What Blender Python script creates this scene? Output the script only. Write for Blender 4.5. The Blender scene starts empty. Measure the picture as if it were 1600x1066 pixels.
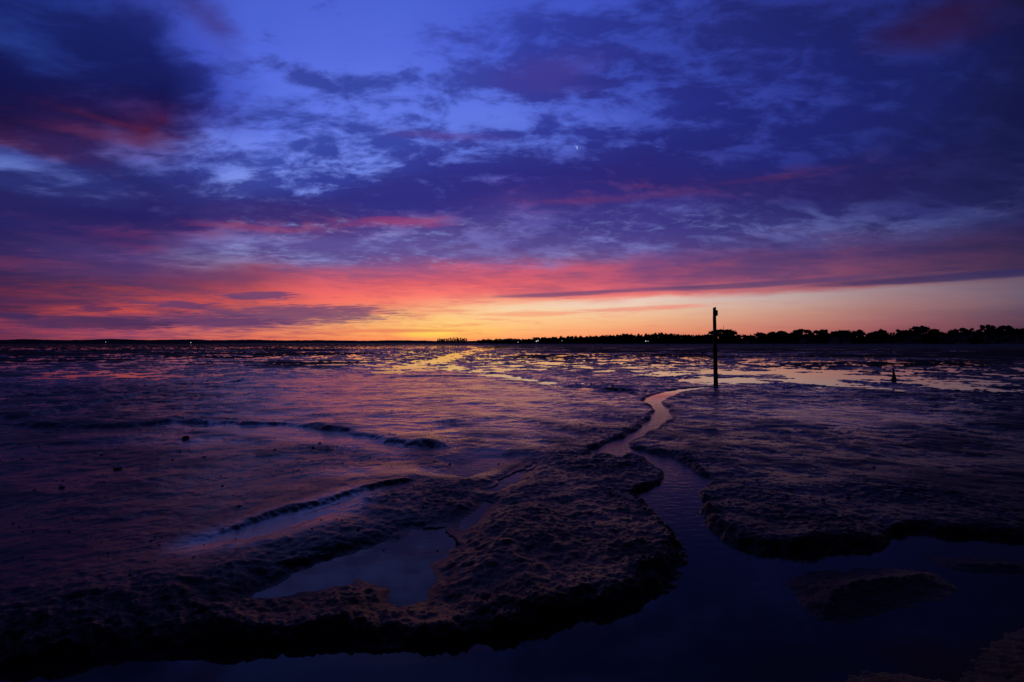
import bpy, math, random
import numpy as np
from math import radians, degrees, sin, cos, atan, atan2, sqrt, pi

C = bpy.context.scene.collection
scene = bpy.context.scene

# ------------------------------------------------------------------ camera
EYE = 1.5          # metres above the water
FPX = 755.0        # focal length in pixels of the 1600 px wide photograph
HOR = 537.0        # row of the horizon
cam_d = bpy.data.cameras.new('camera')
cam_d.sensor_width = 36.0
cam_d.lens = FPX / 1600.0 * 36.0
cam_d.clip_start = 0.05
cam_d.clip_end = 30000.0
cam = bpy.data.objects.new('camera', cam_d)
C.objects.link(cam)
cam.location = (0, 0, EYE)
cam.rotation_euler = (radians(90.0) + atan((HOR - 533.0) / FPX), 0, 0)
scene.camera = cam

scene.view_settings.view_transform = 'Standard'
scene.view_settings.look = 'None'
scene.view_settings.exposure = 0.0
scene.view_settings.gamma = 1.0
scene.view_settings.use_curve_mapping = False
scene.render.engine = 'CYCLES'
scene.cycles.use_denoising = True
scene.cycles.max_bounces = 5
scene.cycles.diffuse_bounces = 2
scene.cycles.glossy_bounces = 3
scene.cycles.caustics_reflective = False
scene.cycles.caustics_refractive = False


def ground(px, py, z=0.0):
    """plan position of a spot on level z seen at that place of the photograph"""
    d = (EYE - z) * FPX / (py - HOR)
    return ((px - 800.0) / FPX * d, d)


def angles(px, py):
    """azimuth and elevation (degrees) of a spot of the photographed sky"""
    u = (px - 800.0) / FPX
    v = (HOR - py) / FPX
    return degrees(atan(u)), degrees(atan(v / sqrt(1 + u * u)))


def lin(c):
    out = []
    for x in c[:3]:
        x = x / 255.0
        out.append(x / 12.92 if x <= 0.04045 else ((x + 0.055) / 1.055) ** 2.4)
    return (*out, 1.0)


# ------------------------------------------------------------------ sky (world)
world = bpy.data.worlds.new('World')
scene.world = world
world.use_nodes = True
WT = world.node_tree
WT.nodes.clear()


class Net:
    """small helper to write node trees as expressions"""
    def __init__(self, tree):
        self.t = tree

    def node(self, kind, **props):
        n = self.t.nodes.new(kind)
        for k, v in props.items():
            setattr(n, k, v)
        return n

    def put(self, sock, v):
        if isinstance(v, bpy.types.NodeSocket):
            self.t.links.new(v, sock)
        elif v is not None:
            sock.default_value = v

    def m(self, op, a, b=None, c=None, clamp=False):
        n = self.node('ShaderNodeMath', operation=op, use_clamp=clamp)
        self.put(n.inputs[0], a)
        if b is not None:
            self.put(n.inputs[1], b)
        if c is not None:
            self.put(n.inputs[2], c)
        return n.outputs[0]

    def vm(self, op, a, b=None):
        n = self.node('ShaderNodeVectorMath', operation=op)
        self.put(n.inputs[0], a)
        if b is not None:
            self.put(n.inputs[1], b)
        return n.outputs[0]

    def rng(self, v, a, b, c=0.0, d=1.0, smooth=True):
        n = self.node('ShaderNodeMapRange')
        n.interpolation_type = 'SMOOTHSTEP' if smooth else 'LINEAR'
        n.clamp = True
        self.put(n.inputs[0], v)
        for i, x in enumerate((a, b, c, d)):
            self.put(n.inputs[1 + i], x)
        return n.outputs[0]

    def mix(self, f, a, b, mode='MIX'):
        n = self.node('ShaderNodeMix', data_type='RGBA', blend_type=mode)
        n.clamp_factor = True
        self.put(n.inputs[0], f)
        self.put(n.inputs[6], a)
        self.put(n.inputs[7], b)
        return n.outputs[2]

    def fmix(self, f, a, b):
        n = self.node('ShaderNodeMix', data_type='FLOAT')
        self.put(n.inputs[0], f)
        self.put(n.inputs[2], a)
        self.put(n.inputs[3], b)
        return n.outputs[0]

    def xyz(self, x, y, z):
        n = self.node('ShaderNodeCombineXYZ')
        for i, v in enumerate((x, y, z)):
            self.put(n.inputs[i], v)
        return n.outputs[0]

    def noise(self, vec, scale, detail=5.0, rough=0.5, distort=0.0, lac=2.0):
        n = self.node('ShaderNodeTexNoise')
        self.put(n.inputs['Vector'], vec)
        n.inputs['Scale'].default_value = scale
        n.inputs['Detail'].default_value = detail
        n.inputs['Roughness'].default_value = rough
        n.inputs['Lacunarity'].default_value = lac
        n.inputs['Distortion'].default_value = distort
        return n.outputs[0]


W = Net(WT)
gen = W.node('ShaderNodeTexCoord').outputs['Generated']
sep = W.node('ShaderNodeSeparateXYZ')
W.put(sep.inputs[0], gen)
sx, sy, sz = sep.outputs
AZ = W.m('MULTIPLY', W.m('ARCTAN2', sx, sy), 180 / pi)
EL = W.m('MULTIPLY', W.m('ARCSINE', sz), 180 / pi)
# position on a gently curved cloud deck
den = W.m('ADD', W.m('MAXIMUM', sz, 0.0), 0.075)
deck = W.xyz(W.m('DIVIDE', sx, den), W.m('DIVIDE', sy, den), 0.0)
# gentle warps so that no boundary of the sky is straight
wA = W.noise(deck, 0.9, 4, 0.55)
wB = W.noise(W.vm('ADD', deck, (7.3, 2.1, 4.0)), 1.6, 5, 0.6)
ELw = W.m('ADD', EL, W.m('MULTIPLY', W.m('SUBTRACT', wB, 0.5), W.rng(EL, 1.0, 18.0, 0.35, 5.5)))
AZw = W.m('ADD', AZ, W.m('MULTIPLY', W.m('SUBTRACT', wA, 0.5), W.rng(EL, 2.0, 16.0, 4.0, 20.0)))

# sky colours by bearing: row of the photograph -> (open sky, cloud, cover)
COL = {
 0: [(0,(38,62,155),(24,34,100),.55),(60,(40,62,145),(22,30,95),.55),(120,(34,48,120),(20,22,78),.8),
     (180,(58,40,95),(28,20,66),.85),(212,(110,60,105),(62,30,72),.6),(240,(80,98,182),(42,48,118),.5),
     (275,(98,120,198),(45,55,125),.42),(303,(60,62,140),(38,36,96),.8),(350,(66,48,108),(36,32,92),.8),
     (400,(92,46,88),(52,40,92),.65),(440,(108,46,80),(66,40,84),.62),(472,(128,50,80),(76,38,78),.45),
     (490,(140,56,80),(74,42,82),.5),(505,(150,60,84),(66,42,85),.55),(520,(135,52,76),(88,48,84),.5),(534,(105,46,74),(86,45,76),.4)],
 200: [(0,(52,68,165),(34,42,118),.5),(60,(40,55,148),(24,31,98),.8),(120,(38,42,118),(22,23,82),.9),
     (165,(70,30,80),(34,22,76),.7),(195,(84,34,74),(46,23,68),.65),(225,(100,92,172),(56,38,98),.6),(260,(88,102,188),(38,42,110),.66),
     (300,(88,84,160),(42,40,106),.75),(340,(70,54,130),(36,32,96),.85),(370,(135,50,86),(62,43,100),.55),
     (400,(98,70,130),(72,54,114),.65),(440,(140,60,86),(92,56,100),.62),(470,(195,78,86),(115,60,95),.45),
     (488,(220,86,86),(120,60,92),.4),(505,(190,80,90),(108,58,100),.55),(520,(188,80,95),(118,60,100),.55),(534,(165,74,86),(120,60,90),.5)],
 310: [(0,(66,84,190),(46,48,130),.5),(60,(66,84,195),(44,56,148),.4),(120,(64,80,190),(38,46,130),.5),
     (180,(70,80,185),(42,42,120),.6),(220,(104,122,222),(52,56,140),.5),(260,(112,132,228),(48,56,138),.55),
     (300,(100,108,190),(46,46,118),.7),(345,(80,56,120),(42,37,104),.88),(362,(120,58,104),(62,44,108),.6),
     (378,(110,100,168),(80,64,128),.6),(405,(140,135,190),(84,66,126),.65),(440,(165,72,94),(125,64,102),.5),
     (468,(220,88,92),(140,70,98),.35),(488,(225,95,90),(110,62,100),.5),(505,(205,95,95),(112,64,104),.6),(520,(225,115,95),(130,68,102),.5),(534,(205,92,88),(140,66,88),.4)],
 400: [(0,(74,97,208),(54,66,158),.2),(60,(80,101,216),(60,74,168),.15),(110,(85,108,222),(60,74,168),.42),
     (180,(92,114,226),(62,78,172),.5),(240,(112,134,236),(64,80,174),.55),(285,(126,146,228),(58,70,155),.55),
     (312,(110,125,205),(50,52,130),.75),(340,(105,64,122),(60,45,112),.8),(355,(128,66,112),(72,50,116),.6),
     (375,(120,115,182),(90,75,145),.65),(400,(148,150,205),(88,72,136),.65),(420,(150,80,118),(112,74,124),.5),
     (440,(190,85,105),(150,75,106),.5),(460,(228,95,98),(165,80,105),.4),(478,(238,105,95),(140,78,108),.4),(495,(242,132,96),(128,74,108),.5),
     (510,(226,124,98),(144,78,106),.58),(525,(230,118,90),(175,88,95),.45),(534,(228,108,84),(170,84,88),.4)],
 500: [(0,(77,99,211),(56,70,164),.15),(60,(82,104,218),(60,75,170),.1),(110,(90,112,224),(54,68,160),.56),
     (180,(98,120,230),(58,74,168),.52),(240,(114,137,238),(56,70,162),.6),(285,(118,140,230),(52,60,148),.65),(310,(95,105,195),(48,48,126),.85),
     (335,(95,66,136),(54,45,120),.85),(350,(130,72,120),(76,54,122),.6),(375,(122,118,186),(92,78,148),.65),
     (400,(150,155,212),(92,76,140),.65),(420,(160,84,122),(122,78,126),.5),(440,(215,95,108),(172,82,108),.4),(460,(240,105,102),(200,92,104),.35),
     (478,(246,120,100),(185,95,106),.4),(495,(248,155,105),(170,95,106),.45),(510,(248,162,106),(196,106,102),.5),(525,(246,146,92),(215,110,92),.4),(534,(242,122,86),(200,96,86),.35)],
 600: [(0,(77,100,213),(58,72,168),.15),(60,(84,106,220),(60,76,172),.12),(110,(92,114,226),(56,72,166),.52),
     (180,(98,121,230),(58,74,168),.56),(240,(112,135,236),(56,68,162),.6),(280,(108,128,224),(50,54,140),.8),
     (320,(80,80,170),(46,44,126),.9),(345,(120,80,140),(72,56,130),.65),(370,(120,120,190),(90,78,150),.6),
     (400,(122,118,186),(98,80,146),.7),(420,(172,90,128),(138,82,130),.5),(440,(228,98,106),(190,88,108),.5),
     (460,(250,115,105),(220,100,105),.35),(475,(251,135,106),(215,110,108),.35),(490,(253,178,116),(225,130,106),.35),(505,(254,190,118),(236,142,104),.45),
     (520,(254,174,100),(240,140,94),.35),(534,(255,140,88),(240,115,88),.25)],
 700: [(0,(72,94,208),(58,72,168),.3),(60,(78,98,214),(60,74,174),.25),(120,(88,110,224),(56,70,164),.54),
     (180,(96,119,228),(56,70,162),.54),(220,(100,122,226),(56,66,158),.55),(260,(96,112,210),(48,50,138),.8),(300,(92,98,190),(46,44,126),.85),
     (335,(100,74,146),(62,50,130),.7),(370,(108,102,176),(86,74,144),.65),(400,(122,116,184),(102,80,142),.7),
     (418,(200,92,122),(150,82,124),.45),(440,(234,102,108),(200,90,110),.5),(460,(251,124,112),(225,102,110),.35),
     (474,(250,165,126),(235,128,112),.35),(488,(252,198,138),(240,150,115),.35),(505,(255,206,124),(245,165,108),.4),(520,(255,200,94),(250,160,92),.35),(534,(255,148,90),(245,125,88),.25)],
 800: [(0,(66,86,198),(54,68,168),.45),(60,(70,90,206),(50,62,160),.5),(120,(80,100,212),(60,60,152),.6),
     (180,(96,119,226),(55,66,162),.35),(240,(88,106,206),(50,55,142),.6),(280,(70,74,170),(44,42,126),.85),
     (300,(100,58,132),(54,44,124),.7),(340,(94,84,164),(75,64,140),.65),(380,(106,98,172),(86,72,140),.65),
     (405,(124,114,178),(112,78,134),.65),(420,(215,95,120),(172,85,120),.45),(440,(228,98,108),(192,88,110),.5),
     (458,(236,108,110),(200,94,110),.4),(470,(248,160,130),(225,125,118),.3),(480,(246,212,172),(244,170,140),.25),
     (500,(255,206,142),(248,170,120),.3),(520,(255,182,110),(250,155,104),.25),(534,(255,140,94),(248,125,90),.2)],
 900: [(0,(64,84,196),(48,60,154),.45),(60,(66,86,198),(46,56,150),.6),(120,(72,92,202),(52,54,142),.7),
     (180,(86,106,214),(48,58,152),.45),(235,(82,98,200),(46,50,136),.6),(280,(64,66,158),(42,40,120),.85),
     (305,(92,54,122),(50,42,120),.7),(340,(82,76,156),(66,58,134),.65),(380,(112,108,180),(82,70,140),.65),
     (405,(130,120,180),(104,74,130),.65),(420,(188,88,118),(145,80,120),.45),(440,(206,92,110),(164,82,112),.5),
     (458,(232,106,114),(190,92,114),.4),(467,(246,150,128),(220,122,120),.25),(476,(240,212,186),(238,185,160),.2),
     (500,(250,194,140),(246,165,124),.2),(520,(252,168,112),(250,150,104),.2),(534,(252,130,92),(245,120,90),.2)],
 1000: [(0,(60,80,190),(42,52,142),.5),(60,(56,73,176),(40,49,136),.6),(120,(58,75,180),(40,46,132),.65),
     (180,(68,85,190),(42,50,140),.6),(240,(60,70,165),(38,40,120),.75),(285,(88,48,108),(46,38,112),.65),
     (320,(70,68,150),(56,50,128),.65),(360,(90,86,165),(66,58,134),.65),(388,(114,112,182),(80,65,136),.65),
     (408,(132,76,126),(102,70,128),.6),(430,(172,80,114),(130,72,116),.5),(450,(205,95,115),(170,84,114),.4),
     (462,(238,128,120),(220,115,118),.25),(470,(234,205,190),(232,180,168),.2),(485,(240,200,164),(238,170,144),.2),
     (505,(243,174,128),(240,160,120),.2),(520,(240,148,108),(238,140,104),.2),(534,(236,118,92),(230,112,90),.2)],
 1200: [(0,(45,56,146),(34,40,112),.5),(120,(45,58,150),(32,39,116),.6),
     (180,(50,62,155),(32,38,116),.6),(240,(44,52,136),(34,38,112),.65),(278,(78,42,98),(42,37,104),.6),
     (320,(60,60,136),(45,43,112),.6),(355,(98,104,172),(56,53,121),.55),(382,(88,78,142),(70,56,116),.5),
     (400,(112,66,110),(80,58,112),.6),(425,(128,72,110),(94,64,110),.55),(440,(150,80,110),(116,70,110),.5),
     (454,(185,108,116),(160,96,114),.3),(463,(196,172,168),(190,150,150),.2),(490,(206,152,132),(200,140,126),.2),
     (515,(200,122,106),(196,118,104),.2),(534,(186,96,92),(180,92,90),.2)],
 1400: [(0,(34,42,116),(27,30,88),.5),(120,(34,44,118),(26,32,98),.6),
     (240,(34,40,106),(28,32,93),.6),(275,(40,38,98),(34,30,88),.6),(330,(50,52,116),(38,38,96),.6),(348,(72,78,140),(42,43,100),.5),
     (385,(75,53,100),(58,47,96),.5),(415,(102,61,95),(76,52,92),.5),(430,(96,60,95),(70,52,92),.5),
     (443,(148,95,108),(120,80,104),.3),(452,(156,131,140),(150,120,132),.2),(480,(161,116,116),(158,112,114),.2),
     (510,(150,88,95),(146,86,94),.2),(534,(132,68,84),(130,66,82),.2)],
 1600: [(0,(22,22,62),(16,17,50),.5),(120,(24,28,76),(19,22,64),.6),(240,(26,30,80),(22,26,72),.6),
     (330,(38,40,92),(30,32,80),.6),(385,(60,42,80),(48,38,76),.5),(412,(70,48,80),(52,40,76),.5),
     (425,(64,46,80),(48,41,79),.5),(436,(104,84,105),(92,74,100),.25),(460,(108,91,110),(106,88,108),.2),
     (490,(98,71,90),(96,70,90),.2),(515,(84,56,75),(82,54,74),.2),(534,(72,46,66),(70,44,64),.2)],
}
TOPEL = 75.0


def column_stops(px, rows):
    st = []
    for (py, c, k, b) in rows:
        if px <= 400 and 405 <= py <= 500:      # duskier towards the left
            c, k = tuple(v * 0.88 for v in c), tuple(v * 0.92 for v in k)
        st.append((angles(px, py)[1], c, k, b))
    st.sort(key=lambda s: s[0])
    e, c, k, b = st[-1]
    z = (17, 20, 52)
    st.append((TOPEL, tuple(0.4 * x + 0.6 * y for x, y in zip(c, z)), tuple(0.4 * x + 0.45 * y for x, y in zip(k, z)), 0.6))
    return st


cols = [(angles(px, 300)[0], column_stops(px, rows)) for px, rows in sorted(COL.items())]


def dim(st, f):
    return [(e, tuple(x * f for x in c), tuple(x * f for x in k), b) for e, c, k, b in st]


back = [(0.0, (24, 20, 36), (20, 18, 33), .5), (8.0, (20, 20, 42), (17, 17, 36), .6), (25.0, (17, 20, 48), (14, 16, 40), .6), (TOPEL, (19, 24, 58), (14, 17, 44), .6)]
cols = [(-180.0, back), (-120.0, back), (-75.0, dim(cols[0][1], 0.8))] + cols + [(75.0, dim(cols[-1][1], 0.85)), (120.0, back), (180.0, back)]


def ramp_for(st, which):
    n = W.node('ShaderNodeValToRGB')
    cr = n.color_ramp
    cr.interpolation = 'LINEAR'
    while len(cr.elements) < len(st):
        cr.elements.new(0.5)
    for i, s in enumerate(st):
        cr.elements[i].position = min(1.0, max(0.0, s[0] / TOPEL))
    for i, s in enumerate(st):
        col = list(lin(s[1 if which == 0 else 2]))
        col[3] = s[3]
        cr.elements[i].color = col
    W.put(n.inputs[0], elp)
    return n


elp = W.m('DIVIDE', ELw, TOPEL, clamp=True)
clear = cloud = cover = None
for i, (az, st) in enumerate(cols):
    r0, r1 = ramp_for(st, 0), ramp_for(st, 1)
    if clear is None:
        clear, cloud, cover = r0.outputs[0], r1.outputs[0], r1.outputs[1]
    else:
        f = W.rng(AZw, cols[i - 1][0], az, smooth=False)
        clear = W.mix(f, clear, r0.outputs[0])
        cloud = W.mix(f, cloud, r1.outputs[0])
        cover = W.fmix(f, cover, r1.outputs[1])

# broken cloud: streaked high sheet plus lumpier low fragments
n1 = W.noise(W.vm('ADD', deck, (3.7, 11.2, 0.3)), 1.5, 9, 0.58, 0.35)
n2 = W.noise(W.vm('MULTIPLY', deck, (1.0, 2.2, 1.0)), 3.4, 7, 0.62, 0.5)
den3 = W.m('ADD', W.m('MAXIMUM', sz, 0.0), 0.42)
deck3 = W.xyz(W.m('DIVIDE', sx, den3), W.m('MULTIPLY', W.m('DIVIDE', sy, den3), 1.9), W.m('MULTIPLY', sz, 1.5))
n3 = W.noise(W.vm('ADD', deck3, (1.3, 4.4, 0.0)), 6.2, 10, 0.64, 0.3)
n4 = W.noise(W.vm('ADD', deck3, (8.3, 0.4, 5.0)), 13.0, 7, 0.6, 0.3)
streak = W.m('ADD', W.m('MULTIPLY', n1, 0.66), W.m('MULTIPLY', n2, 0.34))
lumpy = W.m('ADD', W.m('MULTIPLY', n3, 0.62), W.m('ADD', W.m('MULTIPLY', n4, 0.18), W.m('MULTIPLY', n1, 0.2)))
fr = W.m('MULTIPLY', W.rng(EL, 6.5, 13.0), W.rng(AZ, -44.0, -26.0, 0.25, 1.0))
dens = W.fmix(fr, streak, lumpy)
dens = W.m('ADD', W.m('MULTIPLY', W.m('SUBTRACT', dens, 0.5), W.fmix(fr, 2.6, 3.7)), 0.5)
mask = W.m('ADD', W.m('DIVIDE', W.m('SUBTRACT', dens, W.m('SUBTRACT', 1.0, cover)), W.fmix(fr, 0.62, 0.5)), 0.5)
mask = W.rng(mask, 0.0, 1.0)
sky = W.mix(mask, clear, cloud)

# rows of small bright gaps in the high cloud sheet
nf = W.noise(W.vm('ADD', W.vm('MULTIPLY', deck, (1.0, 1.0, 1.0)), (2.0, 5.0, 9.0)), 9.0, 7, 0.66, 0.1)
nf2 = W.noise(W.vm('ADD', deck, (9.0, 1.0, 2.0)), 0.9, 3, 0.5)
fl = W.m('MULTIPLY', W.rng(nf, 0.47, 0.78), W.rng(nf2, 0.47, 0.66))
fl = W.m('MULTIPLY', fl, W.m('MULTIPLY', W.rng(EL, 7.2, 9.5), W.rng(EL, 16.5, 12.0)))
fl = W.m('MULTIPLY', fl, W.rng(AZ, -44.0, -26.0))
fl = W.m('MULTIPLY', fl, W.rng(AZ, 12.0, 44.0, 1.0, 0.35))
sky = W.mix(W.m('MULTIPLY', fl, 0.55), sky, lin((150, 165, 226)))


def lens(px, py, hw, hh, col, op, tilt=0.0, rag=0.7, soft=0.55):
    """one separate cloud: centre and half size as in the photograph, tilt in degrees per degree of bearing"""
    global sky
    a0, e0 = angles(px, py)
    wa = (angles(px + hw, py)[0] - angles(px - hw, py)[0]) / 2
    we = (angles(px, py - hh)[1] - angles(px, py + hh)[1]) / 2
    da = W.m('SUBTRACT', AZ, a0)
    de = W.m('SUBTRACT', W.m('SUBTRACT', EL, e0), W.m('MULTIPLY', da, tilt))
    d = W.m('ADD', W.m('POWER', W.m('DIVIDE', da, wa), 2.0), W.m('POWER', W.m('DIVIDE', de, we), 2.0))
    d = W.m('SQRT', d)
    d = W.m('ADD', d, W.m('MULTIPLY', W.m('SUBTRACT', n2, 0.5), rag * 3.0))
    d = W.m('ADD', d, W.m('MULTIPLY', W.m('SUBTRACT', wB, 0.5), rag * 1.5))
    f = W.m('MULTIPLY', W.rng(d, 1.0 + soft * 0.5, 1.0 - soft), op)
    sky = W.mix(f, sky, lin(col))


# glow above the vanished sun
lens(668, 521, 46, 7, (255, 222, 92), 0.6, 0, 0.3, 0.9)
# bars of cloud low over the left shore
lens(470, 492, 150, 17, (108, 68, 108), 0.85, 0.03, 0.9, 0.45)
lens(330, 503, 120, 11, (98, 60, 102), 0.85, 0.0, 0.7, 0.4)
lens(150, 505, 150, 11, (74, 46, 86), 0.88, 0.0, 0.7, 0.4)
lens(280, 477, 62, 7, (92, 58, 104), 0.85, 0.03, 1.2, 0.5)
lens(400, 463, 66, 6.5, (88, 64, 112), 0.8, 0.05, 1.2, 0.5)
lens(148, 484, 38, 6, (76, 46, 88), 0.8, 0.0, 1.2, 0.5)
lens(20, 494, 50, 6, (60, 42, 86), 0.8, 0.0, 0.5, 0.4)
# dark bellies with red lower edges
lens(640, 306, 95, 34, (48, 46, 128), 0.8, 0.05, 0.7, 0.6)
lens(440, 335, 130, 17, (54, 44, 114), 0.75, 0.03, 0.6, 0.6)
lens(615, 347, 95, 8, (184, 66, 94), 0.45, 0.07, 0.9, 0.95)
lens(430, 358, 115, 6, (152, 60, 96), 0.42, 0.04, 0.9, 0.95)
lens(930, 312, 150, 6, (104, 52, 108), 0.45, 0.0, 0.8, 0.9)
lens(1200, 278, 130, 6, (80, 42, 94), 0.4, -0.02, 0.8, 0.9)
lens(690, 212, 90, 8, (92, 62, 142), 0.5, 0.0, 0.7, 0.9)
lens(190, 194, 90, 7, (104, 36, 62), 0.28, -0.04, 0.9, 0.9)
lens(160, 210, 130, 14, (98, 36, 66), 0.42, -0.01, 0.9, 0.9)
lens(90, 360, 190, 12, (40, 36, 100), 0.6, -0.05, 0.6, 0.8)
lens(210, 428, 230, 12, (88, 54, 104), 0.5, 0.02, 0.8, 0.9)
lens(60, 470, 130, 8, (74, 42, 82), 0.6, 0.0, 0.8, 0.9)
# long bar along the lower edge of the sheet
lens(880, 460, 110, 4.0, (110, 72, 112), 0.8, 0.03, 0.3, 0.5)
lens(1010, 452, 110, 3.0, (112, 74, 116), 0.6, 0.02, 0.3, 0.5)
lens(1180, 445, 200, 5.0, (86, 64, 108), 0.75, 0.012, 0.25, 0.5)
lens(1480, 434, 260, 7.0, (52, 45, 92), 0.8, 0.0, 0.2, 0.5)
# pink wisps in the clear strip
lens(1010, 482, 120, 4.5, (236, 140, 122), 0.7, 0.03, 0.6, 0.6)
lens(830, 491, 90, 4.0, (246, 150, 112), 0.6, 0.02, 0.6, 0.6)
lens(690, 486, 60, 2.5, (236, 138, 112), 0.5, 0.02, 0.5, 0.6)
lens(620, 517, 110, 3.0, (226, 108, 88), 0.6, 0.01, 0.4, 0.6)
# dull red patch high on the right
lens(1470, 40, 110, 45, (46, 22, 54), 0.7, 0, 0.5, 0.9)
# torn cloud at the upper left
lens(330, 30, 60, 38, (62, 52, 128), 0.7, -0.4, 0.9, 0.9)
# mauve cloud above the middle
lens(880, 112, 95, 34, (66, 60, 148), 0.75, 0.05, 0.7, 0.9)

bg = W.node('ShaderNodeBackground')
W.put(bg.inputs[0], sky)
bg.inputs[1].default_value = 1.0
out = W.node('ShaderNodeOutputWorld')
WT.links.new(bg.outputs[0], out.inputs[0])
world.cycles.sampling_method = 'MANUAL'
world.cycles.sample_map_resolution = 1024

# last warm light from where the sun went down
sun_d = bpy.data.lights.new('sun', 'SUN')
sun_d.energy = 0.03
sun_d.angle = radians(60.0)
sun_d.color = (1.0, 0.42, 0.2)
sun = bpy.data.objects.new('sun', sun_d)
C.objects.link(sun)
SUN_AZ, SUN_EL = radians(-10.5), radians(3.0)
sun.rotation_euler = (radians(90) - SUN_EL, 0, pi - SUN_AZ)
sun.location = (0, 0, 30)

# ------------------------------------------------------------------ helpers
rnd = random.Random(7)
_prm = np.random.RandomState(5)
PERM = np.concatenate([_prm.permutation(256)] * 2).astype(np.int32)
GA = np.linspace(0, 2 * pi, 17)[:16]
GX, GY = np.cos(GA).astype(np.float32), np.sin(GA).astype(np.float32)


def perlin(x, y, seed=0):
    x = x + seed * 17.13
    y = y + seed * 31.7
    xi = np.floor(x).astype(np.int32)
    yi = np.floor(y).astype(np.int32)
    xf = (x - xi).astype(np.float32)
    yf = (y - yi).astype(np.float32)
    u = xf * xf * xf * (xf * (xf * 6 - 15) + 10)
    v = yf * yf * yf * (yf * (yf * 6 - 15) + 10)

    def g(ix, iy, dx, dy):
        h = PERM[PERM[ix & 255] + (iy & 255)] & 15
        return GX[h] * dx + GY[h] * dy
    a = g(xi, yi, xf, yf)
    b = g(xi + 1, yi, xf - 1, yf)
    c = g(xi, yi + 1, xf, yf - 1)
    d = g(xi + 1, yi + 1, xf - 1, yf - 1)
    return (a + u * (b - a)) + v * ((c + u * (d - c)) - (a + u * (b - a)))


def fbm(x, y, octs=4, gain=0.5, seed=0):
    s = 0.0
    a = 1.0
    for o in range(octs):
        s = s + a * perlin(x, y, seed + o)
        x, y, a = x * 2.03, y * 2.03, a * gain
    return s


def smooth(t):
    t = np.clip(t, 0.0, 1.0)
    return t * t * (3 - 2 * t)


def material(name):
    m = bpy.data.materials.new(name)
    m.use_nodes = True
    t = m.node_tree
    b = t.nodes['Principled BSDF']
    return m, Net(t), b


def set_in(b, **kw):
    for k, v in kw.items():
        b.inputs[k.replace('_', ' ')].default_value = v


def plain(name, col, rough=0.8, var=0.35, scale=3.0, spec=0.3):
    m, N, b = material(name)
    co = N.node('ShaderNodeTexCoord').outputs['Object']
    n = N.noise(co, scale, 6, 0.6)
    dark = tuple(c * (1 - var) for c in col) + (1,)
    lite = tuple(min(1, c * (1 + var)) for c in col) + (1,)
    N.put(b.inputs['Base Color'], N.mix(N.rng(n, 0.3, 0.7), dark, lite))
    b.inputs['Roughness'].default_value = rough
    b.inputs['Specular IOR Level'].default_value = spec
    bp = N.node('ShaderNodeBump')
    bp.inputs['Strength'].default_value = 0.4
    bp.inputs['Distance'].default_value = 0.02
    N.put(bp.inputs['Height'], n)
    N.put(b.inputs['Normal'], bp.outputs[0])
    return m


def mesh_obj(name, verts, faces, mat=None, parent=None, smooth_shade=False):
    me = bpy.data.meshes.new(name)
    me.from_pydata([tuple(v) for v in verts], [], faces)
    me.update()
    if mat:
        me.materials.append(mat)
    if smooth_shade:
        me.polygons.foreach_set('use_smooth', [True] * len(me.polygons))
    o = bpy.data.objects.new(name, me)
    C.objects.link(o)
    if parent:
        o.parent = parent
    return o


def share(name, me, parent=None):
    o = bpy.data.objects.new(name, me)
    C.objects.link(o)
    if parent:
        o.parent = parent
    return o


def thing(name, label, cat, loc=(0, 0, 0), rz=0.0, group=None):
    o = bpy.data.objects.new(name, None)
    o.empty_display_size = 0.2
    C.objects.link(o)
    o.location = loc
    o.rotation_euler = (0, 0, rz)
    tag(o, label, cat, group)
    return o


def tag(o, label, cat, group=None):
    o['label'] = label
    o['category'] = cat
    if group:
        o['group'] = group


def grid_mesh(name, P, wrap=False):
    """P: rows x cols x 3 array -> mesh"""
    R, K, _ = P.shape
    me = bpy.data.meshes.new(name)
    idx = np.arange(R * K, dtype=np.int32).reshape(R, K)
    if wrap:
        idx = np.concatenate([idx, idx[:, :1]], axis=1)
    q = np.stack([idx[:-1, :-1], idx[:-1, 1:], idx[1:, 1:], idx[1:, :-1]], axis=-1).reshape(-1, 4)
    me.vertices.add(R * K)
    me.vertices.foreach_set('co', P.reshape(-1).astype(np.float32))
    me.loops.add(q.size)
    me.loops.foreach_set('vertex_index', q.reshape(-1))
    me.polygons.add(len(q))
    me.polygons.foreach_set('loop_start', np.arange(0, q.size, 4, dtype=np.int32))
    me.polygons.foreach_set('use_smooth', np.ones(len(q), dtype=bool))
    me.update(calc_edges=True)
    me.validate()
    return me


# ------------------------------------------------------------------ the mud flat
def plan(pts):
    return np.array([ground(px, py) for px, py in pts], dtype=np.float64)


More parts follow.
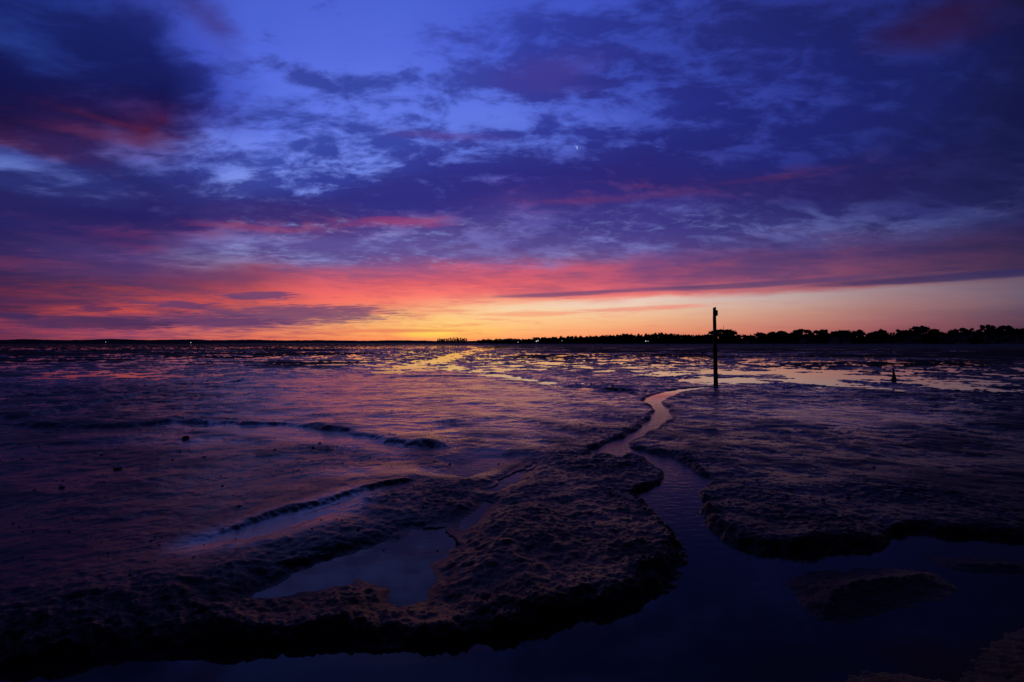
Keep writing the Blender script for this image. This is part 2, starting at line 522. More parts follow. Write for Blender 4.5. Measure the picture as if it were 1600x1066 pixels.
# outlines of standing water, walked round on the ground
# (outline, bank width m, edge roughness m, depth m)
WATERS = [
 # the broad channel in front with the creek that feeds it
 ([(-1400,1150),(-700,1090),(-300,1065),(0,1050),(130,1040),(300,1026),(400,1018),(520,1016),(600,1018),(700,1010),(800,998),(870,975),(960,962),
   (1030,935),(1072,908),(1080,880),(1066,852),(1046,828),(1024,802),(1004,786),(1000,770),(1034,758),(1041,742),(1024,728),(985,712),(968,718),
   (950,712),(920,712),(922,703),(945,693),(968,681),(990,670),(1006,655),(1015,642),(1010,633),(998,628),(1006,620),(1030,613),(1064,607),(1100,604.5),
   (1125,604),(1104,607),(1072,612),(1048,622),(1038,630),(1050,638),(1058,646),(1057,656),(1040,664),(1034,674),(1010,684),(987,691),(986,700),(1010,705),
   (1056,715),(1084,734),(1106,752),(1086,770),(1090,798),(1108,820),(1130,842),(1160,858),(1200,868),(1260,868),(1330,862),(1395,856),(1404,838),(1440,834),
   (1500,842),(1620,845),(1900,850),(2400,900),(2200,1300),(1200,1500),(800,1600),(300,1500)], 0.16, 0.055, 0.14),
 # still pool left of the middle
 ([(405,928),(440,905),(470,886),(520,870),(570,857),(612,842),(645,831),(690,830),(714,846),(704,868),(684,888),(668,905),(664,936),(640,936),
   (612,914),(575,908),(535,917),(490,926),(440,930)], 0.5, 0.11, 0.05),
 # its narrow feeder
 ([(722,828),(729,812),(744,797),(760,783),(768,788),(752,802),(738,820)], 0.3, 0.06, 0.05),
 ([(770,766),(780,752),(806,737),(836,724),(842,727),(820,741),(800,756),(782,768)], 0.35, 0.08, 0.05),
 # blue wet slick under the small bank on the left
 ([(330,858),(372,842),(430,826),(500,804),(556,782),(560,787),(512,812),(440,838),(380,852)], 0.25, 0.04, 0.01),
 # runnel at the middle left
 ([(276,666),(330,668),(400,671),(440,670),(480,676),(540,687),(590,694),(626,703),(610,708),(560,700),(500,690),(440,683),(380,677),(320,672)], 0.35, 0.08, 0.01),
 # left flat pools
 ([(700,742),(720,728),(760,718),(792,716),(790,722),(764,732),(730,746)], 0.5, 0.05, 0.04),
 # golden creek towards the sunset
 ([(775,541.5),(742,545),(700,554),(660,563),(632,571),(600,580),(585,586),(622,584),(650,576),(690,568),(720,559),(752,549),(800,543)], 1.2, 0.9, 0.035),
 ([(690,571),(730,576),(780,583),(830,592),(880,599),(930,604),(1000,611),(985,614),(920,609),(860,602),(800,592),(740,583),(690,577)], 0.9, 0.6, 0.03),
 # pale water beyond the marker post
 ([(1000,586),(1060,581),(1140,578),(1200,576),(1280,578),(1340,581),(1390,583),(1440,578),(1530,577),(1440,584),(1416,588),(1480,598),(1560,606),
   (1640,612),(1640,619),(1540,613),(1460,606),(1400,602),(1340,604),(1270,606),(1200,602),(1140,598),(1100,598),(1050,594)], 1.4, 1.6, 0.03),
 # broad pink wet sheets
 ([(430,596),(520,592),(620,594),(720,598),(800,606),(860,618),(800,626),(700,622),(600,612),(500,606)], 2.0, 1.2, 0.01),
 ([(540,640),(620,634),(700,636),(760,646),(680,654),(580,650)], 1.0, 0.4, 0.01),
 ([(1220,645),(1330,640),(1420,650),(1360,660),(1260,655)], 1.0, 0.4, 0.01),
]
ISLES = [
 ([(1222,908),(1250,897),(1290,890),(1340,886),(1400,884),(1450,890),(1484,905),(1500,925),(1470,938),(1420,952),(1370,968),(1330,976),(1280,970),(1240,945)], 0.10),
 ([(1300,1062),(1330,1046),(1400,1042),(1470,1050),(1510,1040),(1530,1012),(1562,985),(1620,962),(1800,940),(2100,980),(1900,1200),(1400,1200)], 0.10),
 ([(1440,868),(1520,866),(1640,880),(1640,905),(1540,902),(1480,892)], 0.08),
]


def signed_distance(poly, X, Y):
    """positive outside"""
    d2 = np.full(X.shape, 1e12)
    inside = np.zeros(X.shape, dtype=bool)
    n = len(poly)
    for i in range(n):
        ax, ay = poly[i]
        bx, by = poly[(i + 1) % n]
        ex, ey = bx - ax, by - ay
        L = ex * ex + ey * ey + 1e-12
        t = np.clip(((X - ax) * ex + (Y - ay) * ey) / L, 0, 1)
        dx, dy = X - ax - t * ex, Y - ay - t * ey
        d2 = np.minimum(d2, dx * dx + dy * dy)
        c = ((ay > Y) != (by > Y)) & (X < ex * (Y - ay) / (ey if abs(ey) > 1e-12 else 1e-12) + ax)
        inside ^= c
    d = np.sqrt(d2)
    return np.where(inside, -d, d)


def line_distance(pts, X, Y):
    d2 = np.full(X.shape, 1e12)
    side = np.zeros(X.shape)
    for i in range(len(pts) - 1):
        ax, ay = pts[i]
        bx, by = pts[i + 1]
        ex, ey = bx - ax, by - ay
        L = ex * ex + ey * ey + 1e-12
        t = np.clip(((X - ax) * ex + (Y - ay) * ey) / L, 0, 1)
        dx, dy = X - ax - t * ex, Y - ay - t * ey
        q = dx * dx + dy * dy
        s = np.sign(ex * (Y - ay) - ey * (X - ax))
        side = np.where(q < d2, s, side)
        d2 = np.minimum(d2, q)
    return np.sqrt(d2), side


# small scarps: (line from left to right, height m, width m); high side is the far one
SCARP_H = 0.6
SCARPS = [
 ([(-120,684),(0,660),(60,650),(130,637),(200,622),(260,610),(305,603),(360,598)], 0.10, 0.30),
 ([(10,668),(100,672),(200,669),(275,664)], 0.11, 0.25),
 ([(275,664),(340,666),(440,667),(500,673),(560,684),(628,700),(700,706)], 0.10, 0.2),
 ([(300,868),(345,846),(420,820),(500,797),(560,777),(600,768),(650,760)], 0.05, 0.10),
 ([(880,603),(930,607),(980,614),(1004,618)], 0.07, 0.25),
 ([(560,598),(620,590),(700,588),(760,590)], 0.05, 0.5),
 ([(1290,552.5),(1330,552.5),(1365,552.5)], 0.28, 1.0),
 ([(545,549),(600,548),(665,547)], 0.25, 2.0),
 ([(0,620),(60,620),(130,618)], 0.10, 0.5),
]
# rough dark lumpy ground: centre, half size (px of the photograph), strength
LUMPY = [
 (525,705,50,7,1.0),(655,704,30,8,1.0),(700,664,22,5,1.0),(345,660,80,5,.8),(60,662,60,6,.7),(490,652,40,4,.8),(620,646,40,4,.6),(710,668,30,4,.7),
 (690,790,60,32,1.0),(600,790,70,18,.7),(730,760,40,16,.6),(640,930,110,26,1.0),(560,960,160,40,1.0),(250,960,250,45,.8),(470,960,200,40,.9),
 (860,860,190,110,.85),(980,800,80,60,.9),(940,735,110,24,1.0),(880,720,60,14,.9),(1000,880,90,60,1.0),(820,960,160,40,1.0),(1200,800,110,50,.8),(1280,830,130,40,.9),
 (1340,920,110,50,1.0),(1060,720,70,12,.9),(1400,780,120,20,.6),(1520,800,100,22,.6),(1540,1030,140,60,1.0),(960,655,60,10,.5),(930,680,60,10,.6),(870,690,70,8,.5),
 (1150,755,60,14,.7),(1120,790,40,25,.9),(100,1000,200,40,.7),(1500,885,90,14,.9),(450,742,60,6,.5),(180,690,60,4,.5),(250,735,60,6,.4),(300,830,90,8,.3),
]

# polar sheet, finest in front where it is seen closest
rows = [0.3]
while rows[-1] < 1.6:
    rows.append(rows[-1] + 0.07)
while rows[-1] < 6.5:
    rows.append(rows[-1] * 1.0037)
while rows[-1] < 32:
    rows.append(rows[-1] * 1.0052)
while rows[-1] < 160:
    rows.append(rows[-1] * 1.0068)
while rows[-1] < 9000:
    rows.append(rows[-1] * 1.055)
RR = np.array(rows)
AA = np.concatenate([np.linspace(-58, 58, 860), np.linspace(58, 302, 90)[1:-1]]) * pi / 180
Rg, Ag = np.meshgrid(RR, AA, indexing='ij')
X = Rg * np.sin(Ag)
Y = Rg * np.cos(Ag)

# tree line of the far shore (plan, metres)
SHORE = [(-900, 1500), (-300, 1150), (-66, 900), (0, 800), (84, 620), (132, 500), (159, 400), (181, 340), (226, 285), (266, 250), (330, 180), (400, 60), (440, -150), (450, -600)]
SHORE_A = np.array(SHORE, dtype=float)

# general level of the mud
h = np.interp(Rg, [0, 3.0, 4.5, 6, 9, 13, 20, 30, 60, 300], [.105, .09, .066, .048, .038, .031, .027, .012, .006, .006])
lump = np.zeros_like(X)
near = Rg < 45
for (px, py, hx, hy, s) in LUMPY:
    x0, y0 = ground(px, py)
    wx = hx / FPX * y0
    y1 = ground(px, max(py - hy, HOR + 3))[1]
    y2 = ground(px, py + hy)[1]
    wy = (y1 - y2) / 2
    yc = (y1 + y2) / 2
    d = ((X - x0) / wx) ** 2 + ((Y - yc) / wy) ** 2
    lump = np.maximum(lump, s * np.exp(-d * 0.9))
nz1 = fbm(X / 1.7, Y / 1.7, 4, 0.5, 1)
nz2 = fbm(X / 0.42, Y / 0.42, 4, 0.55, 7)
lump = np.clip(lump + 0.25 * nz1 * (lump > 0.05), 0, 1)
stretch = fbm(X / 3.6, Y / 3.0, 6, 0.62, 13)
h = h + nz1 * np.interp(Rg, [2, 6, 14, 40, 120], [.022, .020, .018, .012, .008])
h = h + nz2 * np.interp(Rg, [2, 6, 14, 60], [.010, .008, .008, .008])
h = h + stretch * np.interp(Rg, [4, 9, 16, 30, 60, 300], [.0, .012, .022, .034, .034, .06])
# lumps and clods
wx_, wy_ = 0.12 * fbm(X / 0.3, Y / 0.3, 2, 0.5, 61), 0.12 * fbm(X / 0.3, Y / 0.3, 2, 0.5, 67)
cl = fbm((X + wx_) / 0.34, (Y + wy_) / 0.26, 6, 0.66, 23) + 0.25
cl2 = fbm(X / 0.07, Y / 0.07, 3, 0.6, 31)
h = h + lump * (0.020 * cl + 0.011 * cl2 + 0.012 * nz2 + 0.03 * nz1) * np.interp(Rg, [2, 8, 12, 30], [1.0, 1.3, 2.0, 2.0])
# fine skin everywhere near
h = h + 0.0022 * cl2 * smooth((14 - Rg) / 8)
# rippled skin on the middle flats
rip = perlin(X / 0.5 + 0.5 * nz1, Y / 0.16 + 0.4 * nz2, 40)
h = h + 0.007 * rip * smooth((Rg - 4.0) / 4) * smooth((60 - Rg) / 40)

# scarps
for pts, hh, ww in SCARPS:
    P = plan(pts)
    sel = (X > P[:, 0].min() - 6) & (X < P[:, 0].max() + 6) & (Y > P[:, 1].min() - 8) & (Y < P[:, 1].max() + 8)
    d, s = line_distance(P, X[sel], Y[sel])
    ww = ww * 0.75
    hh = hh * SCARP_H
    sd = d * s + ww * (0.9 * nz2[sel] + 0.7 * cl2[sel] * smooth((9 - Rg[sel]) / 5))
    prof = np.where(sd > 0, hh * smooth(sd / ww * 1.2) * np.exp(-np.maximum(sd - ww, 0) / (ww * 5)), -0.25 * hh * np.exp(-(sd / (ww * 1.3)) ** 2))
    e = smooth((np.minimum(X[sel] - P[:, 0].min(), P[:, 0].max() - X[sel]) + 0.5 * ww) / (2.5 * ww))
    e = e * (0.55 + 0.45 * smooth(0.55 + 1.6 * nz1[sel]))
    h[sel] += prof * e
    lump[sel] = np.maximum(lump[sel], 0.8 * e * np.exp(-((sd - 0.4 * ww) / (0.9 * ww)) ** 2))

# water bodies cut in
film = np.zeros_like(X)
wet = np.zeros(X.shape, dtype=bool)
for k, (pts, bw, er, dep) in enumerate(WATERS):
    P = plan([(px, py) for px, py in pts])
    mg = max(3.0, bw * 4)
    sel = (X > P[:, 0].min() - mg) & (X < P[:, 0].max() + mg) & (Y > P[:, 1].min() - mg) & (Y < P[:, 1].max() + mg)
    sd = signed_distance(P, X[sel], Y[sel])
    sd = sd + er * (1.0 * nz2[sel] + 0.8 * nz1[sel] + 0.3 * cl2[sel] * smooth((9 - Rg[sel]) / 5))
    if k == 0:
        bwv = np.interp(Rg[sel], [2.5, 5, 10, 18], [0.15, 0.09, 0.06, 0.07])
    else:
        bwv = bw
    if k == 0:
        sd = sd + 0.10 * smooth((Rg[sel] - 6.0) / 2.5)
        sd = sd + 0.06 * np.maximum(fbm(X[sel] / 0.8, Y[sel] / 0.8, 3, 0.6, 71), -0.3)
        bwv = bwv * (0.5 + 1.6 * smooth(0.5 + 1.2 * nz1[sel]))
    f = smooth(sd / bwv)
    f = np.where(sd > 0, 0.35 * smooth(sd / bwv * 2.2) + 0.65 * f, 0)
    if dep <= 0.011:                      # only a film of water lying on smooth mud
        h[sel] = np.where(wet[sel], h[sel], h[sel] * f + (1 - f) * (0.002 + 0.7 * np.maximum(h[sel] - 0.012 * nz2[sel], 0.003)))
        film[sel] = np.maximum(film[sel], 1 - smooth(sd / bwv * 0.7))
    else:
        hum = np.maximum(stretch[sel] - (0.14 if k == 7 else 0.02), 0) * 0.13 if k >= 7 else 0.0
        dry = np.where(wet[sel] | (f > 0.995), h[sel], np.maximum(h[sel], 0.012) * f)
        h[sel] = np.where(sd > 0, dry, -dep * smooth(-sd / (bw * 0.8)) + hum)
        wet[sel] |= (sd <= 0)
        rim = np.exp(-((sd - 0.5 * bwv) / (bwv * 0.9)) ** 2) * (sd > 0)
        if k == 0:
            lump[sel] = np.maximum(lump[sel], 0.9 * rim)
            h[sel] += rim * (0.03 * (cl[sel] - 0.25) + 0.010 * cl2[sel]) * np.interp(Rg[sel], [3, 12], [1.0, 0.5])
for pts, hh in ISLES:
    P = plan(pts)
    sel = (X > P[:, 0].min() - 1) & (X < P[:, 0].max() + 1) & (Y > P[:, 1].min() - 1) & (Y < P[:, 1].max() + 1)
    sd = signed_distance(P, X[sel], Y[sel]) + 0.06 * nz2[sel] + 0.03 * cl2[sel]
    f = smooth(-sd / 0.5)
    bump = np.where(sd < 0, hh * f + f * (0.05 * cl[sel] + 0.012 * cl2[sel] + 0.03 * nz1[sel]), -0.2)
    h[sel] = np.maximum(h[sel], bump)
    wet[sel] &= sd > -0.02
    lump[sel] = np.maximum(lump[sel], smooth(-sd / 0.1))

# wide wet sheen under the sunset and a few lesser sheets
for (px, py, hx_, hy_, a_) in [(660,632,290,64,1.0),(690,668,170,22,.9),(1250,640,260,22,.5),(130,590,220,14,.45),(620,745,130,10,.75),(250,690,160,10,.35),(900,640,180,26,.5),(1100,585,300,14,.6),(1270,600,330,16,.75)]:
    x0, yc = ground(px, py)
    wx = hx_ / FPX * yc
    y1, y2 = ground(px, py - hy_)[1], ground(px, py + hy_)[1]
    dy_ = np.where(Y > yc, (Y - yc) / (y1 - yc), (yc - Y) / (yc - y2))
    d = np.sqrt(((X * yc / np.maximum(Y, 1) - x0) / wx) ** 2 + dy_ ** 2) + 0.35 * nz1 + 0.25 * nz2
    film = np.maximum(film, a_ * smooth((1.3 - d) / 0.9) * (1 - lump))
wav = perlin(X / 0.8 + 0.6 * nz1, Y / 0.34 + 0.5 * nz1, 44) + 0.5 * perlin(X / 0.34 + nz2, Y / 0.15, 46)
T1 = fbm(X / 1.1 + 0.3 * nz1, Y / 0.9 + 0.3 * nz2, 6, 0.62, 48)
ter = 0.0
for t_ in (-0.32, -0.08, 0.14, 0.36):
    ter = ter + smooth((T1 - t_) / 0.06 + 0.5)
amp = np.interp(Rg, [2, 4, 8, 14, 25, 50, 90, 200], [.001, .0015, .005, .011, .017, .024, .03, .03])
up = smooth((T1 + 0.1) / 0.35)
h = np.where(h > 0.0, h + (0.004 * wav * smooth((Rg - 3.5) / 3) * smooth((70 - Rg) / 30) + amp * (ter - 1.8) * (1 - 0.72 * film)) * (1 - 0.8 * lump) * smooth(h / 0.03 + 0.6 * smooth((Rg - 14) / 6)), h)
film = film * (1 - 0.45 * up * smooth(0.75 + nz1))
dull = up * smooth((Rg - 3) / 4) * (1 - lump)
# flat wet hollows between the lumps, holding a skin of water
FLATS = [(930,888,34,13),(760,892,20,9),(700,962,14,16),(745,912,22,8),(575,925,26,8),(860,905,16,7),(1020,842,20,7),(820,790,40,7),(905,820,30,8),(1250,800,50,7),(1180,830,26,7),
         (460,800,60,7),(420,770,70,7),(330,790,60,9),(120,780,90,14),(1430,815,50,8),(300,985,40,9),(150,960,50,9),(1460,915,30,7),(640,985,22,6)]
pud = np.zeros_like(X)
for (px, py, hx_, hy_) in FLATS[:0]:
    x0, yc = ground(px, py)
    wx = hx_ / FPX * yc
    wy = (ground(px, py - hy_)[1] - ground(px, py + hy_)[1]) / 2
    d = np.sqrt(((X - x0) / wx) ** 2 + ((Y - yc) / wy) ** 2) + 0.5 * nz2 + 0.35 * nz1 + 0.3 * cl2
    w_ = smooth((1.15 - d) / 0.5) * (h > 0.01)
    core = (d < 0.8) & (h > 0.01)
    if core.sum() > 5:
        lev = np.percentile(h[core], 25)
        h = h * (1 - w_) + w_ * np.minimum(h, lev)
        pud = np.maximum(pud, w_)
        lump = lump * (1 - w_)

h = np.where(wet & (Rg < 12), np.minimum(h, -0.004), h)
# weed beds on the far flats
drain = np.exp(-((X + 0.13 * Y) / (0.16 * np.maximum(Y, 1))) ** 2) * (Y > 0)
weed = smooth((fbm(X / 16, Y / 13, 5, 0.6, 50) + np.interp(Rg, [18, 30, 60, 120, 400], [-.6, -.1, .22, .42, .8]) - 0.75 * drain) * 2.4)
sdshore, side = line_distance(SHORE_A, X, Y)
sand = smooth((230 - sdshore) / 130) * (Rg > 50)
h = h + sand * 0.05
h = np.where((Rg > 25) & (sand < 0.2), h - 0.010 * (1 - weed) + 0.018 * weed * smooth((Rg - 40) / 60), h)
h[0, :] = -0.2

Pm = np.stack([X, Y, h], axis=-1)
me = grid_mesh('mud_flat', Pm, wrap=True)
for nm, arr in (('lump', lump), ('film', film), ('puddle', pud), ('dull', dull), ('weed', np.maximum(weed * (Rg > 16), 0)), ('sand', sand)):
    at = me.attributes.new(nm, 'FLOAT', 'POINT')
    at.data.foreach_set('value', arr.reshape(-1).astype(np.float32))
mud_flat = share('mud_flat', me)
mud_flat['kind'] = 'structure'

m, N, b = material('wet_mud')
pos = N.node('ShaderNodeNewGeometry').outputs['Position']


def attr(name):
    return N.node('ShaderNodeAttribute', attribute_name=name).outputs['Fac']


a_l, a_f, a_w, a_s, a_p = attr('lump'), attr('film'), attr('weed'), attr('sand'), N.rng(attr('puddle'), 0.45, 0.7)
big = N.noise(pos, 0.8, 6, 0.6)
mid = N.noise(pos, 15.0, 9, 0.68)
fine = N.noise(pos, 70.0, 6, 0.7)
base = N.mix(N.rng(big, 0.35, 0.65), (0.015, 0.012, 0.010, 1), (0.028, 0.023, 0.018, 1))
base = N.mix(N.m('MULTIPLY', a_l, N.rng(mid, 0.4, 0.62)), base, (0.015, 0.013, 0.012, 1))
base = N.mix(a_w, base, (0.018, 0.020, 0.012, 1))
base = N.mix(a_s, base, (0.10, 0.085, 0.066, 1))
N.put(b.inputs['Base Color'], base)
rough = N.m('ADD', 0.17, N.m('MULTIPLY', N.rng(big, 0.4, 0.7), 0.14))
rough = N.m('ADD', rough, N.m('MULTIPLY', a_l, 0.20))
rough = N.fmix(a_w, rough, 0.75)
rough = N.fmix(a_s, rough, 0.75)
rough = N.m('ADD', rough, N.m('MULTIPLY', attr('dull'), 0.16))
rough = N.fmix(a_f, rough, 0.17)
rough = N.fmix(a_p, rough, 0.05)
N.put(b.inputs['Roughness'], rough)
spec = N.fmix(a_w, N.m('ADD', 0.09, N.m('MULTIPLY', a_l, 0.05)), 0.07)
spec = N.fmix(a_s, spec, 0.12)
spec = N.fmix(a_f, spec, 0.95)
spec = N.fmix(a_p, spec, 0.3)
N.put(b.inputs['Specular IOR Level'], spec)
set_in(b, Specular_Tint=(1.0, 0.95, 0.80, 1))
hgt = N.m('ADD', N.m('MULTIPLY', mid, 0.020), N.m('MULTIPLY', fine, N.m('ADD', 0.0020, N.m('MULTIPLY', a_l, 0.008))))
bp = N.node('ShaderNodeBump')
bp.inputs['Distance'].default_value = 1.0
st = N.fmix(a_f, N.m('ADD', 0.28, N.m('MULTIPLY', a_l, 0.62)), 0.12)
N.put(bp.inputs['Strength'], N.fmix(a_p, st, 0.015))
N.put(bp.inputs['Height'], hgt)
N.put(b.inputs['Normal'], bp.outputs[0])
me.materials.append(m)
M_MUD = m

# ------------------------------------------------------------------ water
wr = np.concatenate([[0.0], np.geomspace(0.5, 9000, 60)])
wa = np.linspace(-180, 180, 97)[:-1] * pi / 180
Rw, Aw = np.meshgrid(wr, wa, indexing='ij')
me = grid_mesh('water', np.stack([Rw * np.sin(Aw), Rw * np.cos(Aw), np.zeros_like(Rw)], axis=-1), wrap=True)
water = share('water', me)
water['kind'] = 'structure'
m, N, b = material('shallow_water')
set_in(b, Base_Color=(0.032, 0.026, 0.017, 1), IOR=1.333, Specular_IOR_Level=0.22)
pos = N.node('ShaderNodeNewGeometry').outputs['Position']
w1 = N.noise(N.vm('MULTIPLY', pos, (0.8, 1.6, 1.0)), 9.0, 5, 0.55, 0.4)
w2 = N.noise(pos, 2.0, 3, 0.5)
# the creek runs over a shallow sill and ripples there
run = N.node('ShaderNodeVectorMath', operation='DISTANCE')
N.put(run.inputs[0], pos)
gx, gy = ground(1000, 672)
run.inputs[1].default_value = (gx, gy, 0)
run2 = N.node('ShaderNodeVectorMath', operation='DISTANCE')
N.put(run2.inputs[0], pos)
gx, gy = ground(1060, 800)
run2.inputs[1].default_value = (gx, gy, 0)
rp = N.m('MAXIMUM', N.rng(run.outputs['Value'], 6.0, 1.2), N.m('MULTIPLY', N.rng(run2.outputs['Value'], 1.8, 0.2), 0.5))
N.put(b.inputs['Roughness'], N.m('ADD', 0.03, N.m('MULTIPLY', rp, 0.16)))
hgt = N.m('ADD', N.m('MULTIPLY', w1, N.m('ADD', 0.0005, N.m('MULTIPLY', rp, 0.014))), N.m('MULTIPLY', w2, 0.0010))
bp = N.node('ShaderNodeBump')
bp.inputs['Strength'].default_value = 0.6
bp.inputs['Distance'].default_value = 1.0
N.put(bp.inputs['Height'], hgt)
N.put(b.inputs['Normal'], bp.outputs[0])
me.materials.append(m)

# ------------------------------------------------------------------ far hills
HP = [(-700,531),(-300,530),(0,531.5),(35,529.8),(70,530.8),(100,531.4),(135,531),(170,529.6),(200,530.2),(230,531.4),(270,530.6),(310,530.5),(330,531.6),
      (360,531.2),(400,530.8),(440,532),(500,531.4),(560,532.6),(600,532),(640,531.8),(690,533),(745,532.8),(900,532.5),(1200,532)]
HD = 4200.0
hx = np.linspace(-700, 1200, 700)
top = np.interp(hx, [p[0] for p in HP], [p[1] for p in HP])
hz = (HOR - top) / FPX * HD + EYE
hz = hz + 2.2 * fbm(hx / 9, hx * 0 + 0.3, 4, 0.6, 60)
prof = [(-160, -0.05), (-120, 0.16), (-90, 0.34), (-40, 0.72), (0, 1.0), (80, 0.9), (260, 0.6), (600, 0.0)]
Ph = np.zeros((len(prof), len(hx), 3))
for i, (dy, fz) in enumerate(prof):
    yy = HD + dy + 12 * perlin(hx / 6, hx * 0 + i * 3.1, 70)
    Ph[i, :, 0] = (hx - 800) / FPX * HD
    Ph[i, :, 1] = yy
    Ph[i, :, 2] = hz * fz + (0.9 * perlin(hx / 1.7, hx * 0 + i * 1.7, 80) if 0 < i < 7 else 0) - (1.0 if fz <= 0 else 0)
me = grid_mesh('hills', Ph)
me.materials.append(plain('forest_hills', (0.035, 0.042, 0.028), 0.95, 0.4, 0.05, 0.1))
hills = share('hills', me)
hills['kind'] = 'structure'

# ------------------------------------------------------------------ beach under the far trees
S = []
for i in range(len(SHORE) - 1):
    for t in np.linspace(0, 1, 14)[:-1]:
        S.append(SHORE_A[i] * (1 - t) + SHORE_A[i + 1] * t)
S.append(SHORE_A[-1])
S = np.array(S)
T = np.gradient(S, axis=0)
for _ in range(6):
    T[1:-1] = (T[:-2] + T[1:-1] + T[2:]) / 3
T /= np.linalg.norm(T, axis=1)[:, None]
Nn = np.stack([-T[:, 1], T[:, 0]], axis=1)      # inland (away from the flats)
if np.dot(Nn[len(S) // 2], np.array([1.0, 1.0])) < 0:
    Nn = -Nn
offs = [(-60, -0.15), (-45, 0.05), (-30, 0.35), (-14, 0.85), (-4, 1.25), (10, 1.55), (60, 2.0), (260, 3.0)]
Pb = np.zeros((len(offs), len(S), 3))
for i, (d, z) in enumerate(offs):
    Pb[i, :, :2] = S + Nn * d
    Pb[i, :, 2] = z + (0.12 * perlin(S[:, 0] / 9, S[:, 1] / 9 + i, 90) if i > 1 else 0)
me = grid_mesh('beach', Pb)
me.materials.append(plain('beach_sand', (0.16, 0.135, 0.10), 0.9, 0.25, 0.3, 0.15))
beach = share('beach', me)
beach['kind'] = 'structure'


def shore_point(px, inland):
    """spot on the shore that lies on that bearing, a little inland of the tree line"""
    a = atan((px - 800.0) / FPX)
    dirx, diry = sin(a), cos(a)
    L = S + Nn * inland
    best = None
    for i in range(len(L) - 1):
        p, q = L[i], L[i + 1]
        c1 = p[0] * diry - p[1] * dirx
        c2 = q[0] * diry - q[1] * dirx
        if c1 * c2 <= 0 and c1 != c2:
            t = c1 / (c1 - c2)
            pt = p + (q - p) * t
            if pt[0] * dirx + pt[1] * diry > 0:
                dist = np.hypot(*pt)
                if best is None or dist < best[0]:
                    best = (dist, pt[0], pt[1], i)
    return best[1], best[2], best[3]


def beach_z(inland):
    return float(np.interp(inland, [o[0] for o in offs], [o[1] for o in offs]))


# ------------------------------------------------------------------ trees
M_LEAF = plain('pine_needles', (0.030, 0.042, 0.022), 0.85, 0.45, 1.2, 0.15)
M_BARK = plain('pine_bark', (0.070, 0.050, 0.036), 0.9, 0.35, 4.0, 0.1)


def crown_mesh(name, kind, seed):
    """unit crown: width 1 about x, y; height 1 upward from z = 0"""
    r = random.Random(seed)
    V, F = [], []
    lobes = []
    if kind == 'umbrella':
        for k in range(26):
            a, d = r.uniform(0, 2 * pi), sqrt(r.random()) * 0.40
            topz = 0.80 * (1 - 0.55 * (d / 0.40) ** 2)
            z = topz if k % 2 else r.uniform(.12, 1.0) * topz
            lobes.append((d * cos(a), d * sin(a), z, r.uniform(.10, .17), r.uniform(.13, .19)))
    elif kind == 'round':
        for k in range(20):
            a, z = r.uniform(0, 2 * pi), r.uniform(.1, .82)
            d = sqrt(r.random()) * 0.36 * sqrt(max(0.08, 1 - ((z - .35) / .6) ** 2))
            lobes.append((d * cos(a), d * sin(a), z, r.uniform(.13, .2), r.uniform(.12, .17)))
    else:                       # tall pine: crown in tiers, thin towards the top
        for k in range(16):
            z = k / 15.0
            a, w = r.uniform(0, 2 * pi), 0.30 * (1 - 0.5 * z)
            d = r.uniform(0.1, 1.0) * w
            lobes.append((d * cos(a), d * sin(a), 0.08 + z * 0.82, 0.16 + 0.08 * (1 - z), 0.09 + 0.04 * (1 - z)))
    for (x, y, z, rw, rh) in lobes:
        n = 22
        for k in range(n):
            # leaf tufts scattered through the lobe, denser at its rim
            u, t = r.uniform(-1, 1), r.uniform(0, 2 * pi)
            q = r.uniform(0.45, 1.08)
            s = sqrt(1 - u * u)
            cx, cy, cz = x + rw * q * s * cos(t), y + rw * q * s * sin(t), z + rh * q * u
            sz = r.uniform(.028, .06)
            ax = np.array([r.gauss(0, 1), r.gauss(0, 1), r.gauss(0, 1)])
            ax /= np.linalg.norm(ax)
            bx = np.cross(ax, [r.gauss(0, 1), r.gauss(0, 1), r.gauss(0, 1)])
            bx /= np.linalg.norm(bx)
            i0 = len(V)
            c = np.array([cx, cy, cz])
            V += [c - ax * sz, c + bx * sz * .7, c + ax * sz, c - bx * sz * .7]
            F.append((i0, i0 + 1, i0 + 2, i0 + 3))
        # inner mass of twigs and needles
        i0 = len(V)
        segs, rings = 7, 4
        for j in range(rings + 1):
            ph = pi * j / rings
            for k in range(segs):
                th = 2 * pi * k / segs + 0.4 * j
                g = r.uniform(.62, .95)
                V.append(np.array([x + rw * g * sin(ph) * cos(th), y + rw * g * sin(ph) * sin(th), z + rh * g * cos(ph)]))
        for j in range(rings):
            for k in range(segs):
                a, b2 = i0 + j * segs + k, i0 + j * segs + (k + 1) % segs
                F.append((a, b2, b2 + segs, a + segs))
    me = bpy.data.meshes.new(name)
    me.from_pydata([tuple(v) for v in V], [], F)
    me.materials.append(M_LEAF)
    me.update()
    return me


